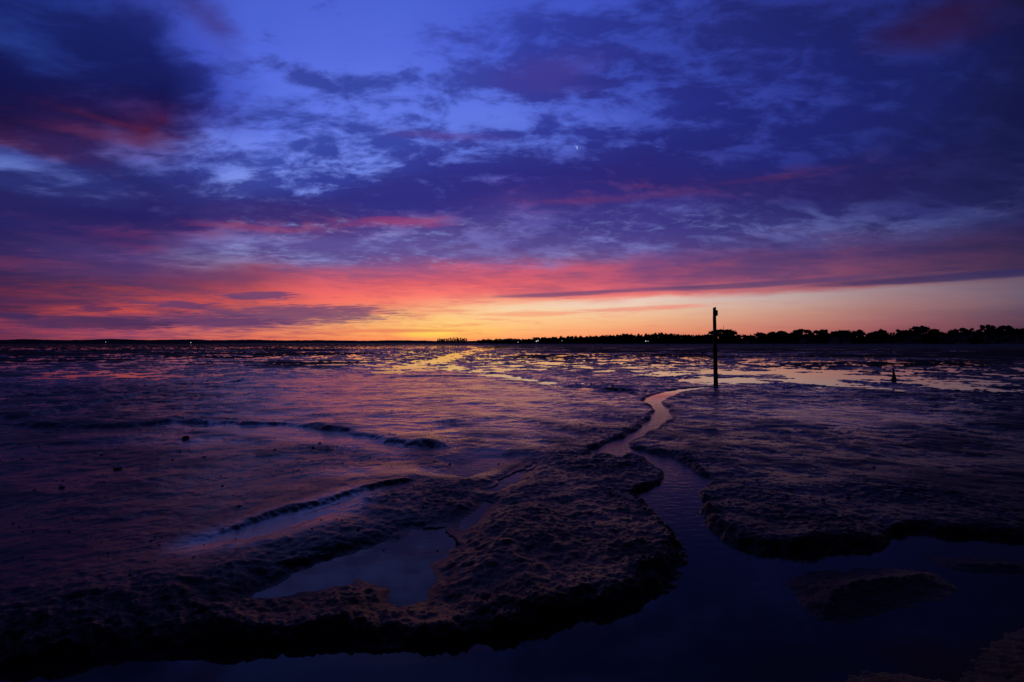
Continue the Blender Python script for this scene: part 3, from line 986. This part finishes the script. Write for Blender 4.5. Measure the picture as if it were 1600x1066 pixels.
def trunk_mesh(seed, limbs=True):
    """unit trunk: height 1, radius about 0.03 at the foot, with limbs reaching into the crown"""
    r = random.Random(seed)
    V, F = [], []

    def tube(pts, radii, segs=7):
        i0 = len(V)
        for p, rad in zip(pts, radii):
            for k in range(segs):
                t = 2 * pi * k / segs
                V.append((p[0] + rad * cos(t), p[1] + rad * sin(t), p[2]))
        for j in range(len(pts) - 1):
            for k in range(segs):
                a, b2 = i0 + j * segs + k, i0 + j * segs + (k + 1) % segs
                F.append((a, b2, b2 + segs, a + segs))
    bend = [(0, 0)]
    for k in range(5):
        bend.append((bend[-1][0] + r.uniform(-.018, .018), bend[-1][1] + r.uniform(-.018, .018)))
    tube([(bend[k][0], bend[k][1], k / 5.0 - 0.02 * (k == 0)) for k in range(6)], [.034, .027, .023, .019, .015, .008])
    if limbs:
        for k in range(5):
            a, z = r.uniform(0, 2 * pi), r.uniform(.5, .8)
            L = r.uniform(.14, .3)
            b0 = bend[int(z * 5)]
            tube([(b0[0], b0[1], z), (b0[0] + L * .6 * cos(a), b0[1] + L * .6 * sin(a), z + .07), (b0[0] + L * cos(a), b0[1] + L * sin(a), z + .17)], [.011, .008, .003], 5)
    me = bpy.data.meshes.new('trunk')
    me.from_pydata(V, [], F)
    me.materials.append(M_BARK)
    me.update()
    return me


CROWNS = {k: [crown_mesh('crown', k, 100 + 7 * i + len(k)) for i in range(5)] for k in ('umbrella', 'round', 'tall')}
TRUNKS = [trunk_mesh(200 + i) for i in range(4)]


def tree(name, kind, x, y, z, height, width, label, group=None, clear_stem=0.35, i=0, cat='tree'):
    t = thing(name, label, cat, (x, y, z - 0.1), rnd.uniform(0, 6.28), group)
    tr = share('trunk', TRUNKS[i % 4], t)
    tr.scale = (height * 0.9, height * 0.9, height * 0.86)
    c = share('crown', CROWNS[kind][i % 5], t)
    c.scale = (width, width, height * (1 - clear_stem))
    c.location = (0, 0, height * clear_stem)
    return t


def place_tree(name, kind, px, top, wpx, inland, label, group=None, clear_stem=0.35, i=0):
    x, y, _ = shore_point(px, inland)
    z = beach_z(inland)
    hgt = (HOR - top) / FPX * y + EYE - z
    wid = wpx / FPX * y
    return tree(name, kind, x, y, z, hgt, wid * 1.08, label, group, clear_stem, i)


BIG = [  # bearing, top, width, inland, kind, label
 (1130,512.5,56,14,'umbrella','broad low domed pine rising right behind the tall marker post'),
 (1182,518,36,10,'umbrella','low rounded pine just right of the dome beside the marker post'),
 (1218,514.5,44,14,'umbrella','wide flat topped pine, third crown right of the marker post'),
 (1253,512.5,44,14,'umbrella','dense flat crowned pine where the right tree line first rises higher'),
 (1283,513,40,16,'umbrella','pine with even flat crown left of the middle gap in the right tree line'),
 (1316,514,40,14,'umbrella','flat pine over the low pale house beside the far beach'),
 (1342,513,24,16,'round','knobbly pine at the left edge of the notch in the tree line'),
 (1361,517,20,12,'round','short ragged pine standing in the notch of the tree line'),
 (1377,512.5,26,14,'round','bumpy round crowned pine between the notch and the next gap'),
 (1408,511.5,24,14,'round','small round pine tucked against the left side of the largest dome'),
 (1440,507.5,54,16,'umbrella','largest broad domed pine on the right shore'),
 (1466,517,22,12,'round','low shoulder of a pine right of the largest dome'),
 (1498,509.5,34,14,'umbrella','round topped pine above the pale gabled house with the low roof'),
 (1517,512,14,16,'tall','narrow spiky pine between two rounded crowns at the far right'),
 (1542,505,32,18,'umbrella','tall mushroom shaped pine standing over the pale gabled house'),
 (1571,505.5,30,18,'umbrella','second mushroom shaped pine, right of the one over the gabled house'),
 (1596,511,22,16,'round','pine cut by the right edge of the view beyond the houses'),
 (1625,508,34,16,'umbrella','pine just past the last houses of the right shore'),
 (1680,505,44,16,'umbrella','broad pine farther along the right shore past the view'),
]
for i, (px, top, w, inl, kind, lab) in enumerate(BIG):
    place_tree('umbrella_pine' if kind == 'umbrella' else 'pine_tree', kind, px, top, w, inl, lab, 'pines along the right hand shore', 0.10 if kind != 'umbrella' else 0.14, i)

# long wood behind the beach, from the sunset to the marker post
TL = [(748,531.5),(756,529.8),(775,529.6),(800,528.2),(812,529.2),(830,527.4),(860,525.6),(890,523.8),(915,524),(945,522.6),(965,521.2),(985,519.8),(1005,521),(1030,518.6),(1045,519),(1052,521),(1085,521.5),(1115,521)]
px = 749.0
k = 0
while px < 1116:
    top = float(np.interp(px, [p[0] for p in TL], [p[1] for p in TL])) + rnd.uniform(-1.1, 1.0)
    w = rnd.uniform(6, 11)
    place_tree('pine_tree', 'round', px, top, w, rnd.uniform(8, 16),
               'small dark pine in the long wood behind the far beach', 'pines of the far wood', 0.15, k)
    place_tree('pine_tree', 'round', px + 2.5, top + rnd.uniform(1.5, 3.5), w * 1.1, rnd.uniform(2, 6),
               'small dark pine in the long wood behind the far beach', 'pines of the far wood', 0.1, k + 3)
    px += w * 0.62
    k += 1

# thin clump standing apart, left of the wood
for k in range(17):
    px = 684 + k * 2.75 + rnd.uniform(-.6, .6)
    top = 527.6 + rnd.uniform(-.7, 1.5) + (1.2 if k in (0, 16) else 0) + rnd.choice((0, 0, .9))
    Y0 = 930 + rnd.uniform(-12, 12)
    x = (px - 800) / FPX * Y0
    tree('pine_tree', 'tall', x, Y0, 0.2, (HOR - top) / FPX * Y0 + 1.3, rnd.uniform(5.0, 9.5), 'slender pine in the thin clump standing alone against the sunset',
         'pines of the lone clump', 0.42, k)

# brush below the trees, one mass
V, F = [], []
for i in range(30, len(S) - 14):
    for k in range(int(110 if S[i][0] > 100 else 60)):
        t = rnd.random()
        p = S[i] * (1 - t) + S[i + 1] * t
        inl = rnd.uniform(1, 18)
        q = p + Nn[i] * inl
        hh = rnd.uniform(0.0, 6.0) * (0.75 + 0.5 * perlin(np.array([q[0] / 14]), np.array([q[1] / 14]), 3)[0] + .3)
        z0 = beach_z(inl)
        s = rnd.uniform(.4, .9)
        a, b2 = rnd.uniform(0, 6.28), rnd.uniform(-.8, .8)
        i0 = len(V)
        ux, uy = cos(a) * s, sin(a) * s
        V += [(q[0] - ux, q[1] - uy, z0 + hh), (q[0], q[1], z0 + max(hh - s, -.1)), (q[0] + ux, q[1] + uy, z0 + hh + b2 * .3), (q[0], q[1], z0 + hh + s)]
        F.append((i0, i0 + 1, i0 + 2, i0 + 3))
hv = []
for i in range(28, len(S) - 12):
    row = []
    top = 4.4 + 1.3 * perlin(np.array([S[i][0] / 17]), np.array([S[i][1] / 17]), 12)[0] + rnd.uniform(-.35, .35)
    if S[i][0] < 100:
        top *= 0.8
    for (d, q) in ((19, -.05), (20, .55), (22, .92), (25, 1.0), (29, .8), (32, -.05)):
        p = S[i] + Nn[i] * (d + rnd.uniform(-.7, .7))
        row.append((p[0], p[1], beach_z(d) + top * q * rnd.uniform(.93, 1.05)))
    hv.append(row)
for i, row in enumerate(hv):
    V += row
    if i:
        a = len(V) - 12
        for k in range(5):
            F.append((a + k, a + k + 1, a + k + 7, a + k + 6))
brush = mesh_obj('undergrowth', V, F, M_LEAF)
brush['kind'] = 'stuff'

# ------------------------------------------------------------------ houses on the right shore
M_WALL = plain('pale_render', (0.42, 0.40, 0.37), 0.9, 0.12, 0.6, 0.2)
M_ROOF = plain('roof_tiles', (0.16, 0.085, 0.06), 0.85, 0.3, 2.0, 0.2)
M_GLASS, N, b = material('window_glass')
set_in(b, Base_Color=(0.02, 0.022, 0.025, 1), Roughness=0.08)
M_FRAME = plain('window_frame', (0.5, 0.5, 0.48), 0.6, 0.1, 2.0)
M_DOOR = plain('door_paint', (0.10, 0.13, 0.16), 0.6, 0.15, 3.0)


def box(x0, x1, y0, y1, z0, z1):
    v = [(x0, y0, z0), (x1, y0, z0), (x1, y1, z0), (x0, y1, z0), (x0, y0, z1), (x1, y0, z1), (x1, y1, z1), (x0, y1, z1)]
    f = [(0, 3, 2, 1), (4, 5, 6, 7), (0, 1, 5, 4), (1, 2, 6, 5), (2, 3, 7, 6), (3, 0, 4, 7)]
    return v, f


def boxes(lst):
    V, F = [], []
    for bx in lst:
        v, f = box(*bx)
        F += [tuple(i + len(V) for i in q) for q in f]
        V += v
    return V, F


def house(px, inland, w, d, wallh, roofh, label, gable_front=False, chimney=True):
    x, y, _ = shore_point(px, inland)
    z = beach_z(inland)
    rz = atan2(x, -y) + pi      # front (-y side) turned to the flats
    t = thing('house', label, 'house', (x, y, z - 0.2), -atan2(x, y) + rnd.uniform(-.2, .2), 'houses on the right hand shore')
    hw, hd, o, e = w / 2, d / 2, 0.35, 0.10
    if gable_front:
        V = [(-hw, -hd, 0), (hw, -hd, 0), (hw, hd, 0), (-hw, hd, 0), (-hw, -hd, wallh), (hw, -hd, wallh), (hw, hd, wallh), (-hw, hd, wallh), (0, -hd, wallh + roofh), (0, hd, wallh + roofh)]
        F = [(0, 1, 5, 8, 4), (2, 3, 7, 9, 6), (1, 2, 6, 5), (3, 0, 4, 7)]
    else:
        V = [(-hw, -hd, 0), (hw, -hd, 0), (hw, hd, 0), (-hw, hd, 0), (-hw, -hd, wallh), (hw, -hd, wallh), (hw, hd, wallh), (-hw, hd, wallh), (-hw, 0, wallh + roofh), (hw, 0, wallh + roofh)]
        F = [(0, 1, 5, 4), (2, 3, 7, 6), (1, 2, 6, 9, 5), (3, 0, 4, 8, 7)]
    mesh_obj('wall', V, F, M_WALL, t)
    # roof: two thick slopes with eaves
    th = 0.22
    if gable_front:
        a = [(-hw - o, -o), (0, roofh + roofh * 0 + 0.0), (hw + o, -o)]
        k = roofh / hw
        xs = [-hw - o, 0, hw + o]
        zs = [wallh - o * k, wallh + roofh, wallh - o * k]
        V = [(X_, Y_, Z_ + dz) for Y_ in (-hd - o, hd + o) for X_, Z_ in zip(xs, zs) for dz in (0.02, th)]
    else:
        k = roofh / hd
        ys = [-hd - o, 0, hd + o]
        zs = [wallh - o * k, wallh + roofh, wallh - o * k]
        V = [(X_, Y_, Z_ + dz) for X_ in (-hw - o, hw + o) for Y_, Z_ in zip(ys, zs) for dz in (0.02, th)]
    F = [(1, 3, 9, 7), (3, 5, 11, 9), (0, 6, 8, 2), (2, 8, 10, 4), (0, 1, 7, 6), (4, 10, 11, 5), (0, 2, 3, 1), (2, 4, 5, 3), (6, 7, 9, 8), (8, 9, 11, 10)]
    rf = mesh_obj('roof', V, F, M_ROOF, t)
    if chimney:
        v, f = box(hw * .3, hw * .3 + .7, -.3, .3, wallh + roofh * .5, wallh + roofh + 0.7)
        mesh_obj('chimney', v, f, M_WALL, rf)
    nwin = max(2, int(w / 2.6))
    for i in range(nwin):
        xc = -hw + (i + 0.5) * w / nwin
        if i == nwin // 2:
            v, f = boxes([(xc - .5, xc + .5, -hd - .05, -hd + .05, 0.2, 2.3)])
            dr = mesh_obj('door', v, f, M_DOOR, t)
            v, f = box(xc + .3, xc + .4, -hd - .12, -hd - .052, 1.15, 1.25)
            mesh_obj('handle', v, f, M_FRAME, dr)
            continue
        v, f = boxes([(xc - .62, xc - .52, -hd - .06, -hd + .04, 1.0, 2.2), (xc + .52, xc + .62, -hd - .06, -hd + .04, 1.0, 2.2),
                      (xc - .52, xc + .52, -hd - .06, -hd + .04, 1.0, 1.1), (xc - .52, xc + .52, -hd - .06, -hd + .04, 2.1, 2.2), (xc - .03, xc + .03, -hd - .06, -hd + .04, 1.1, 2.1)])
        wd = mesh_obj('window', v, f, M_FRAME, t)
        v, f = box(xc - .52, xc + .52, -hd - .02, -hd + .02, 1.1, 2.1)
        mesh_obj('pane', v, f, M_GLASS, wd)
    return t


house(1546, 9, 9.5, 8, 3.0, 2.4, 'pale gabled house under the mushroom shaped pine at the far right', True)
house(1503, 8, 8.0, 8, 2.9, 1.8, 'pale low roofed house below the round topped pine', False)
house(1583, 9, 8.5, 8, 2.8, 1.8, 'pale house between the last pines at the right edge', False, False)
house(1420, 8, 12, 7, 2.6, 1.7, 'long low pale house below the largest domed pine', False)
house(1312, 6, 11, 7, 2.6, 1.6, 'low pale house below the flat pine by the beach', False)
house(1262, 7, 10, 7, 2.8, 1.9, 'pale house half hidden below the dense flat crowned pine', True)
house(1175, 7, 8, 7, 2.6, 1.7, 'small pale house under the trees nearest the marker post', False, False)
house(1478, 8, 6, 6, 2.6, 1.6, 'small house with a reddish roof between the two domed pines', False, False)

# low sea walls along the top of the beach
M_CONC = plain('old_concrete', (0.34, 0.33, 0.31), 0.9, 0.2, 1.0, 0.2)
for (pa, pb, lab) in ((1378, 1394, 'short pale sea wall on the beach left of the largest domed pine'),
                      (1397, 1414, 'longer pale sea wall on the beach below the largest domed pine'),
                      (1492, 1514, 'pale sea wall on the beach in front of the low roofed house'),
                      (1568, 1586, 'pale sea wall on the beach near the right edge')):
    xa, ya, _ = shore_point(pa, -3)
    xb, yb, _ = shore_point(pb, -3)
    L = math.hypot(xb - xa, yb - ya)
    t = thing('sea_wall', lab, 'wall', ((xa + xb) / 2, (ya + yb) / 2, 1.0), atan2(yb - ya, xb - xa), 'sea walls along the beach')
    v, f = box(-L / 2, L / 2, -.25, .25, 0, 0.75)
    mesh_obj('wall_body', v, f, M_CONC, t)
    v, f = box(-L / 2 - .05, L / 2 + .05, -.32, .32, 0.752, 0.87)
    mesh_obj('coping', v, f, M_CONC, t)


# ------------------------------------------------------------------ lights far across the flats
def emissive(name, col, s):
    m = bpy.data.materials.new(name)
    m.use_nodes = True
    t = m.node_tree
    t.nodes.clear()
    N = Net(t)
    e = N.node('ShaderNodeEmission')
    co = N.node('ShaderNodeTexCoord').outputs['Object']
    N.put(e.inputs[0], N.mix(N.noise(co, 2.0, 2), (*col, 1), (*[c * .9 for c in col], 1)))
    e.inputs[1].default_value = s
    o = N.node('ShaderNodeOutputMaterial')
    t.links.new(e.outputs[0], o.inputs[0])
    m.cycles.emission_sampling = 'NONE'
    return m


def ball(r, segs=10, rings=6, cz=0.0):
    V, F = [], []
    for j in range(rings + 1):
        ph = pi * j / rings
        for k in range(segs):
            V.append((r * sin(ph) * cos(2 * pi * k / segs), r * sin(ph) * sin(2 * pi * k / segs), cz + r * cos(ph)))
    for j in range(rings):
        for k in range(segs):
            a, b2 = j * segs + k, j * segs + (k + 1) % segs
            F.append((a, a + segs, b2 + segs, b2))
    return V, F


def tube_mesh(pts, radii, segs=10, cap=True):
    V, F = [], []
    for p, rad in zip(pts, radii):
        for k in range(segs):
            t = 2 * pi * k / segs
            V.append((p[0] + rad * cos(t), p[1] + rad * sin(t), p[2]))
    n = len(pts)
    for j in range(n - 1):
        for k in range(segs):
            a, b2 = j * segs + k, j * segs + (k + 1) % segs
            F.append((a, b2, b2 + segs, a + segs))
    if cap:
        F.append(tuple(range(segs))[::-1])
        F.append(tuple((n - 1) * segs + k for k in range(segs)))
    return V, F


M_METAL = plain('grey_metal', (0.12, 0.12, 0.12), 0.5, 0.2, 4.0)
LAMPS = [  # bearing, row, distance, globe radius, strength, label
 (165, 534.6, 3950, 2.0, 1.0, 'white harbour light at the foot of the far hills, left of the other'),
 (298, 535.3, 3950, 2.3, 1.4, 'brighter white harbour light at the foot of the far hills, right of the other'),
 (809.5, 534.8, 0, .5, 1.0, 'faint shore lamp at the left end of the far wood'),
 (838, 533.4, 0, .6, 1.5, 'brightest shore lamp in front of the far wood'),
 (840.6, 532.6, 0, .5, 2.0, 'dim lamp close beside the brightest shore lamp'),
 (878, 532.6, 0, .4, .8, 'very faint shore lamp right of the bright pair'),
 (1009, 533.2, 0, .4, 1.6, 'small white lamp on the beach, left one of the pair'),
 (1012.6, 533.5, 0, .34, .9, 'small white lamp on the beach, right one of the pair'),
]
for (px, py, dist, r, s, lab) in LAMPS:
    if dist:
        x, y, z = (px - 800) / FPX * dist, dist, 0.0
    else:
        x, y, _ = shore_point(px, -2)
        z = 1.2
    top = (HOR - py) / FPX * y + EYE
    t = thing('street_lamp', lab, 'lamp', (x, y, z), 0, 'lights on the far shore')
    v, f = tube_mesh([(0, 0, -.3), (0, 0, (top - z) * .5), (0, 0, top - z - r * .8)], [r * .25, r * .2, r * .16], 8)
    mesh_obj('pole', v, f, M_METAL, t)
    v, f = ball(r, 10, 6, top - z)
    mesh_obj('lamp_globe', v, f, emissive('lamp_glow', (1.0, .93, .95), s), t, True)

# ------------------------------------------------------------------ moon, a thin crescent
MD = 9500.0
a0, e0 = angles(899, 231)
mr = MD * radians(0.26)
V, F = [], []
n = 22
for k in range(n + 1):
    t = -pi / 2 + pi * k / n
    for (fx, dz) in ((1.0, 0.0), (0.66, 0.0), (0.86, 0.05)):
        V.append((mr * fx * cos(t), -dz * mr, mr * sin(t)))
for k in range(n):
    a, b2 = 3 * k, 3 * (k + 1)
    F += [(a, a + 2, b2 + 2, b2), (a + 2, a + 1, b2 + 1, b2 + 2), (a + 1, a, b2, b2 + 1)]
moon = mesh_obj('moon', V, F, emissive('moonlight', (.62, .68, .95), 0.75))
tag(moon, 'thin pale crescent moon among the blue clouds above the middle', 'moon')
A0, E0 = radians(a0), radians(e0)
moon.location = (MD * cos(E0) * sin(A0), MD * cos(E0) * cos(A0), MD * sin(E0) + EYE)
moon.rotation_euler = (0, radians(-25), -A0)

# ------------------------------------------------------------------ marker post
M_WOOD, N, b = material('weathered_timber')
co = N.node('ShaderNodeTexCoord').outputs['Object']
gr = N.noise(N.vm('MULTIPLY', co, (30, 30, 2.0)), 1.0, 6, 0.6)
N.put(b.inputs['Base Color'], N.mix(N.rng(gr, .35, .65), (.022, .018, .015, 1), (.055, .046, .038, 1)))
set_in(b, Roughness=0.75)
bp = N.node('ShaderNodeBump')
bp.inputs['Distance'].default_value = 0.01
N.put(bp.inputs['Height'], gr)
N.put(b.inputs['Normal'], bp.outputs[0])
M_PLATE = plain('sign_plate_paint', (.10, .09, .09), 0.6, 0.2, 6.0)


def rough_post(hgt, r0, r1, lean, seed, ragged=0.03, segs=14, rows=26):
    r = random.Random(seed)
    V, F = [], []
    ph = r.uniform(0, 6)
    for j in range(rows + 1):
        t = j / rows
        z = -0.35 + (hgt + 0.35) * t
        rad = r0 + (r1 - r0) * t
        cx, cy = lean[0] * t + 0.008 * sin(5 * t + ph), lean[1] * t + 0.006 * sin(7 * t)
        for k in range(segs):
            th = 2 * pi * k / segs
            g = 1 + 0.05 * sin(3 * th + ph) + 0.04 * sin(7 * th + 9 * t) + r.uniform(-.03, .03)
            zz = z + (r.uniform(-ragged, ragged) if j == rows else 0)
            V.append((cx + rad * g * cos(th), cy + rad * g * sin(th), zz))
    for j in range(rows):
        for k in range(segs):
            a, b2 = j * segs + k, j * segs + (k + 1) % segs
            F.append((a, b2, b2 + segs, a + segs))
    V.append((lean[0], lean[1], hgt - .01))
    c = len(V) - 1
    for k in range(segs):
        F.append((rows * segs + k, rows * segs + (k + 1) % segs, c))
    return V, F


def mound(rx, ry, hz, seed, segs=22):
    """low heap of mud with an uneven outline"""
    r = random.Random(seed)
    V, F = [(0, 0, hz)], []
    for j, q in enumerate((.25, .5, .75, 1.0, 1.15)):
        for k in range(segs):
            th = 2 * pi * k / segs
            g = q * (1 + .18 * sin(2 * th + seed) + .1 * sin(5 * th + 2 * seed) + r.uniform(-.05, .05))
            V.append((rx * g * cos(th), ry * g * sin(th), hz * (.5 + .5 * cos(pi * min(q, 1))) * r.uniform(.85, 1.1) - (.04 if q > 1 else 0)))
    for k in range(segs):
        F.append((0, 1 + k, 1 + (k + 1) % segs))
    for j in range(4):
        for k in range(segs):
            a, b2 = 1 + j * segs + k, 1 + j * segs + (k + 1) % segs
            F.append((a, a + segs, b2 + segs, b2))
    return V, F


px0, py0 = ground(1118.5, 603)
post = thing('marker_post', 'tall dark timber marker post standing in the mud at the creek head', 'post', (px0, py0, 0.0))
HP0 = (603 - 480.5) / FPX * py0
v, f = rough_post(HP0, 0.078, 0.052, (-0.045, 0.0), 3)
mesh_obj('pole', v, f, M_WOOD, post, True)
v, f = box(-0.015, 0.05, -.06, -.025, HP0 - 0.30, HP0 - 0.10)
pl = mesh_obj('sign_plate', v, f, M_PLATE, post)
for zz in (HP0 - .26, HP0 - .14):
    v, f = ball(.008, 6, 4)
    bo = mesh_obj('bolt', [(x + .02, y - .061, z + zz) for x, y, z in v], f, M_METAL, pl)
v, f = mound(0.42, 0.20, 0.035, 2)
mo = mesh_obj('mud_collar', v, f, M_MUD, post, True)

sx0, sy0 = ground(1396, 594.5)
stump = thing('broken_stake', 'short broken stake with a flared foot in the pale water', 'stake', (sx0, sy0, 0.0))
V, F = [], []
prof = [(-.3, .10, .02), (0, .105, .02), (.06, .085, .02), (.14, .068, .018), (.22, .055, .012), (.30, .040, 0.0), (.38, .034, -.006), (.45, .030, -.008)]
rs = random.Random(11)
for (z, rad, cx) in prof:
    for k in range(12):
        th = 2 * pi * k / 12
        g = rad * (1 + .12 * sin(2 * th + 1) + rs.uniform(-.06, .06))
        V.append((cx + g * cos(th), g * sin(th), z + (rs.uniform(-.02, .03) if z > .44 else 0)))
for j in range(len(prof) - 1):
    for k in range(12):
        a, b2 = j * 12 + k, j * 12 + (k + 1) % 12
        F.append((a, b2, b2 + 12, a + 12))
F.append(tuple((len(prof) - 1) * 12 + k for k in range(12)))
mesh_obj('timber', V, F, M_WOOD, stump, True)
v, f = mound(0.25, 0.16, 0.07, 5)
mesh_obj('mud_foot', v, f, M_MUD, stump, True)

# smaller stakes and a dinghy out on the flats
for (px, py, hpx, lab) in ((1262, 543.5, 4.6, 'small thin stake on the dark beach right of the marker post'),
                           (1547, 539.6, 3.4, 'small dark stake on the beach below the pale gabled house')):
    x, y = ground(px, py)
    t = thing('stake', lab, 'stake', (x, y, 0.05))
    v, f = rough_post(hpx / FPX * y, .09, .07, (.03, 0), int(px), .03, 8, 8)
    mesh_obj('timber', v, f, M_WOOD, t, True)


def dinghy(x, y, z, rz, L, label):
    t = thing('dinghy', label, 'boat', (x, y, z), rz, None)
    V, F = [], []
    sec = 9
    for i in range(sec):
        u = i / (sec - 1)
        wdt = 0.5 * 0.36 * L * (sin(pi * min(1, .16 + .84 * (1 - u)) * .55) if u > .3 else (.86 + .3 * u))
        if i == sec - 1:
            wdt = 0.03
        sheer = 0.5 + .22 * u * u
        xk = (u - .5) * L
        V += [(xk, -wdt, sheer), (xk, -wdt * .75, .16), (xk, 0, 0.02 + .12 * max(0, u - .7)), (xk, wdt * .75, .16), (xk, wdt, sheer), (xk, wdt * .9, sheer - .02), (xk, 0, .2), (xk, -wdt * .9, sheer - .02)]
    for i in range(sec - 1):
        for k in range(8):
            a, b2 = i * 8 + k, i * 8 + (k + 1) % 8
            F.append((a, b2, b2 + 8, a + 8))
    F.append(tuple(range(8)))
    F.append(tuple((sec - 1) * 8 + k for k in range(8))[::-1])
    mesh_obj('hull', V, F, plain('hull_paint', (.06, .06, .07), .5, .2, 2.0), t)
    for xx in (-.18, .14):
        v, f = box(xx * L - .12, xx * L + .12, -.15 * L, .15 * L, .40, .44)
        mesh_obj('thwart', v, f, M_WOOD, t)
    return t


x, y = ground(1042, 540.0)
dinghy(x, y, 0.05, 0.3, 4.6, 'small dark boat lying on the beach right of the pair of lamps')
# spire mast above the dome by the post
x, y, _ = shore_point(1130.5, 24)
t = thing('mast', 'thin mast poking above the domed pine behind the marker post', 'mast', (x, y, 1.5))
v, f = tube_mesh([(0, 0, 0), (0, 0, 8), (0, 0, (HOR - 508.6) / FPX * y)], [.28, .22, .10], 8)
mesh_obj('pole', v, f, M_METAL, t)
v, f = box(-.5, .5, -.05, .05, (HOR - 511.5) / FPX * y, (HOR - 511.5) / FPX * y + .12)
mesh_obj('crossbar', v, f, M_METAL, t)

# ------------------------------------------------------------------ clods of mud and weed lying on the flats
M_CLOD = plain('clod_mud', (.020, .018, .015), .7, .4, 30.0, .3)


def clod_mesh(seed):
    r = random.Random(seed)
    V, F = ball(1.0, 9, 6)
    ph = [r.uniform(0, 6) for _ in range(4)]
    W_ = []
    for (x, y, z) in V:
        g = 1 + .22 * sin(3 * x + ph[0]) + .18 * sin(4 * y + ph[1]) + .15 * sin(5 * z + ph[2]) + .1 * sin(9 * (x + y) + ph[3])
        W_.append((x * g * 1.25, y * g, max(z * g * .6, -.25)))
    me = bpy.data.meshes.new('mud_clod')
    me.from_pydata(W_, [], F)
    me.materials.append(M_CLOD)
    me.update()
    return me


CM = [clod_mesh(s) for s in range(5)]
from mathutils import Vector
dep = None


def ground_height(x, y):
    """height of the mud at that plan spot, from the sheet's own samples"""
    r = math.hypot(x, y)
    a = atan2(x, y)
    i = int(np.argmin(np.abs(RR - r)))
    j = int(np.argmin(np.abs(AA - a)))
    return float(h[i, j])


CL = [(375, 787, 5, 'round black clod lying alone on the smooth blue mud at the left'),
      (97, 757, 7, 'flat dark clod near the left edge of the smooth mud'),
      (185, 728, 8, 'dark clod of weed on the flat below the left creek bank'),
      (348, 753, 4, 'small clod just above the lone round black clod'), (55, 762, 4, 'small clod left of the flat clod near the left edge'), (230, 724, 3, None), (290, 682, 8, 'weedy clod at the rim of the middle left runnel'),
      (490, 696, 4, 'lower of two close clods beside the end of the left runnel'), (500, 690, 4, 'upper of two close clods beside the end of the left runnel'), (703, 717, 4, 'dark clod on the mud straight above the central feeder pool'), (779, 715, 3, None), (684, 843, 3, None), (488, 826, 3, None),
      (320, 846, 3, None), (110, 826, 3, None), (75, 824, 3, None), (160, 706, 4, 'clod just above the dark weedy clod below the left creek bank'), (62, 695, 4, 'clod near the left edge close under the creek bank'), (37, 713, 3, None),
      (270, 714, 3, None), (320, 710, 5, 'clod on open mud below the middle of the left runnel'), (1230, 772, 4, 'left end clod in the row on the right hand mud bank'), (1264, 773, 4, 'second clod from the left in the row on the right hand mud bank'), (1325, 774, 5, 'right end clod in the row on the right hand mud bank'), (1185, 752, 4, 'clod above the row on the right hand mud bank'),
      (1160, 768, 3, None), (1285, 778, 5, 'lowest clod in the row on the right hand mud bank'), (535, 812, 3, None), (600, 842, 3, None), (430, 700, 4, 'clod under the middle left runnel near its right half'), (745, 852, 4, 'clod at the left rim of the big central mud bank'), (1365, 726, 4, 'lone clod on the right flats below the broken stake')]
for k, (px, py, s, lab) in enumerate(CL):
    x, y = ground(px, py, 0.08)
    sz = s / FPX * y * 0.5
    o = share('mud_clod', CM[k % 5])
    o.location = (x, y, max(ground_height(x, y), 0.0) + sz * .12)
    o.scale = (sz, sz, sz)
    o.rotation_euler = (0, 0, rnd.uniform(0, 6.28))
    tag(o, lab or 'small dark clod scattered on the open mud', 'clod', 'clods of mud on the flats')

x, y = ground(1098, 552.6)
rk = share('rock', CM[1])
rk.location = (x, y, 0.04)
rk.scale = (.30, .22, .26)
tag(rk, 'dark rock lying alone on the wet flats left of the marker post', 'rock')

# scraps of weed and crumbs of mud strewn over the nearer flats, too many to count
r_ = random.Random(77)
V, F = [], []
for k in range(1500):
    rr = 2.2 * (9.0 / 2.2) ** r_.random()
    aa = radians(r_.uniform(-52, 52))
    x, y = rr * sin(aa), rr * cos(aa)
    if perlin(np.array([x / 0.9]), np.array([y / 0.9]), 91)[0] < -0.02:
        continue
    z = ground_height(x, y)
    if z < 0.006:
        continue
    sz = r_.uniform(0.002, 0.006) * (0.6 + rr / 7.0)
    e1, ph = r_.uniform(.6, 2.2), r_.uniform(0, 6.28)
    i0 = len(V)
    for j, (q, zz) in enumerate(((1.0, -.2), (.75, .45), (.25, .7))):
        for n_ in range(6):
            th = 2 * pi * n_ / 6
            g = sz * q * r_.uniform(.75, 1.25)
            ux, uy = g * e1 * cos(th), g * sin(th)
            V.append((x + ux * cos(ph) - uy * sin(ph), y + ux * sin(ph) + uy * cos(ph), z + sz * zz * r_.uniform(.8, 1.2)))
    for j in range(2):
        for n_ in range(6):
            a, b2 = i0 + j * 6 + n_, i0 + j * 6 + (n_ + 1) % 6
            F.append((a, b2, b2 + 6, a + 6))
    F.append(tuple(i0 + 12 + n_ for n_ in range(6)))
scraps = mesh_obj('weed_scraps', V, F, M_CLOD)
scraps['kind'] = 'stuff'
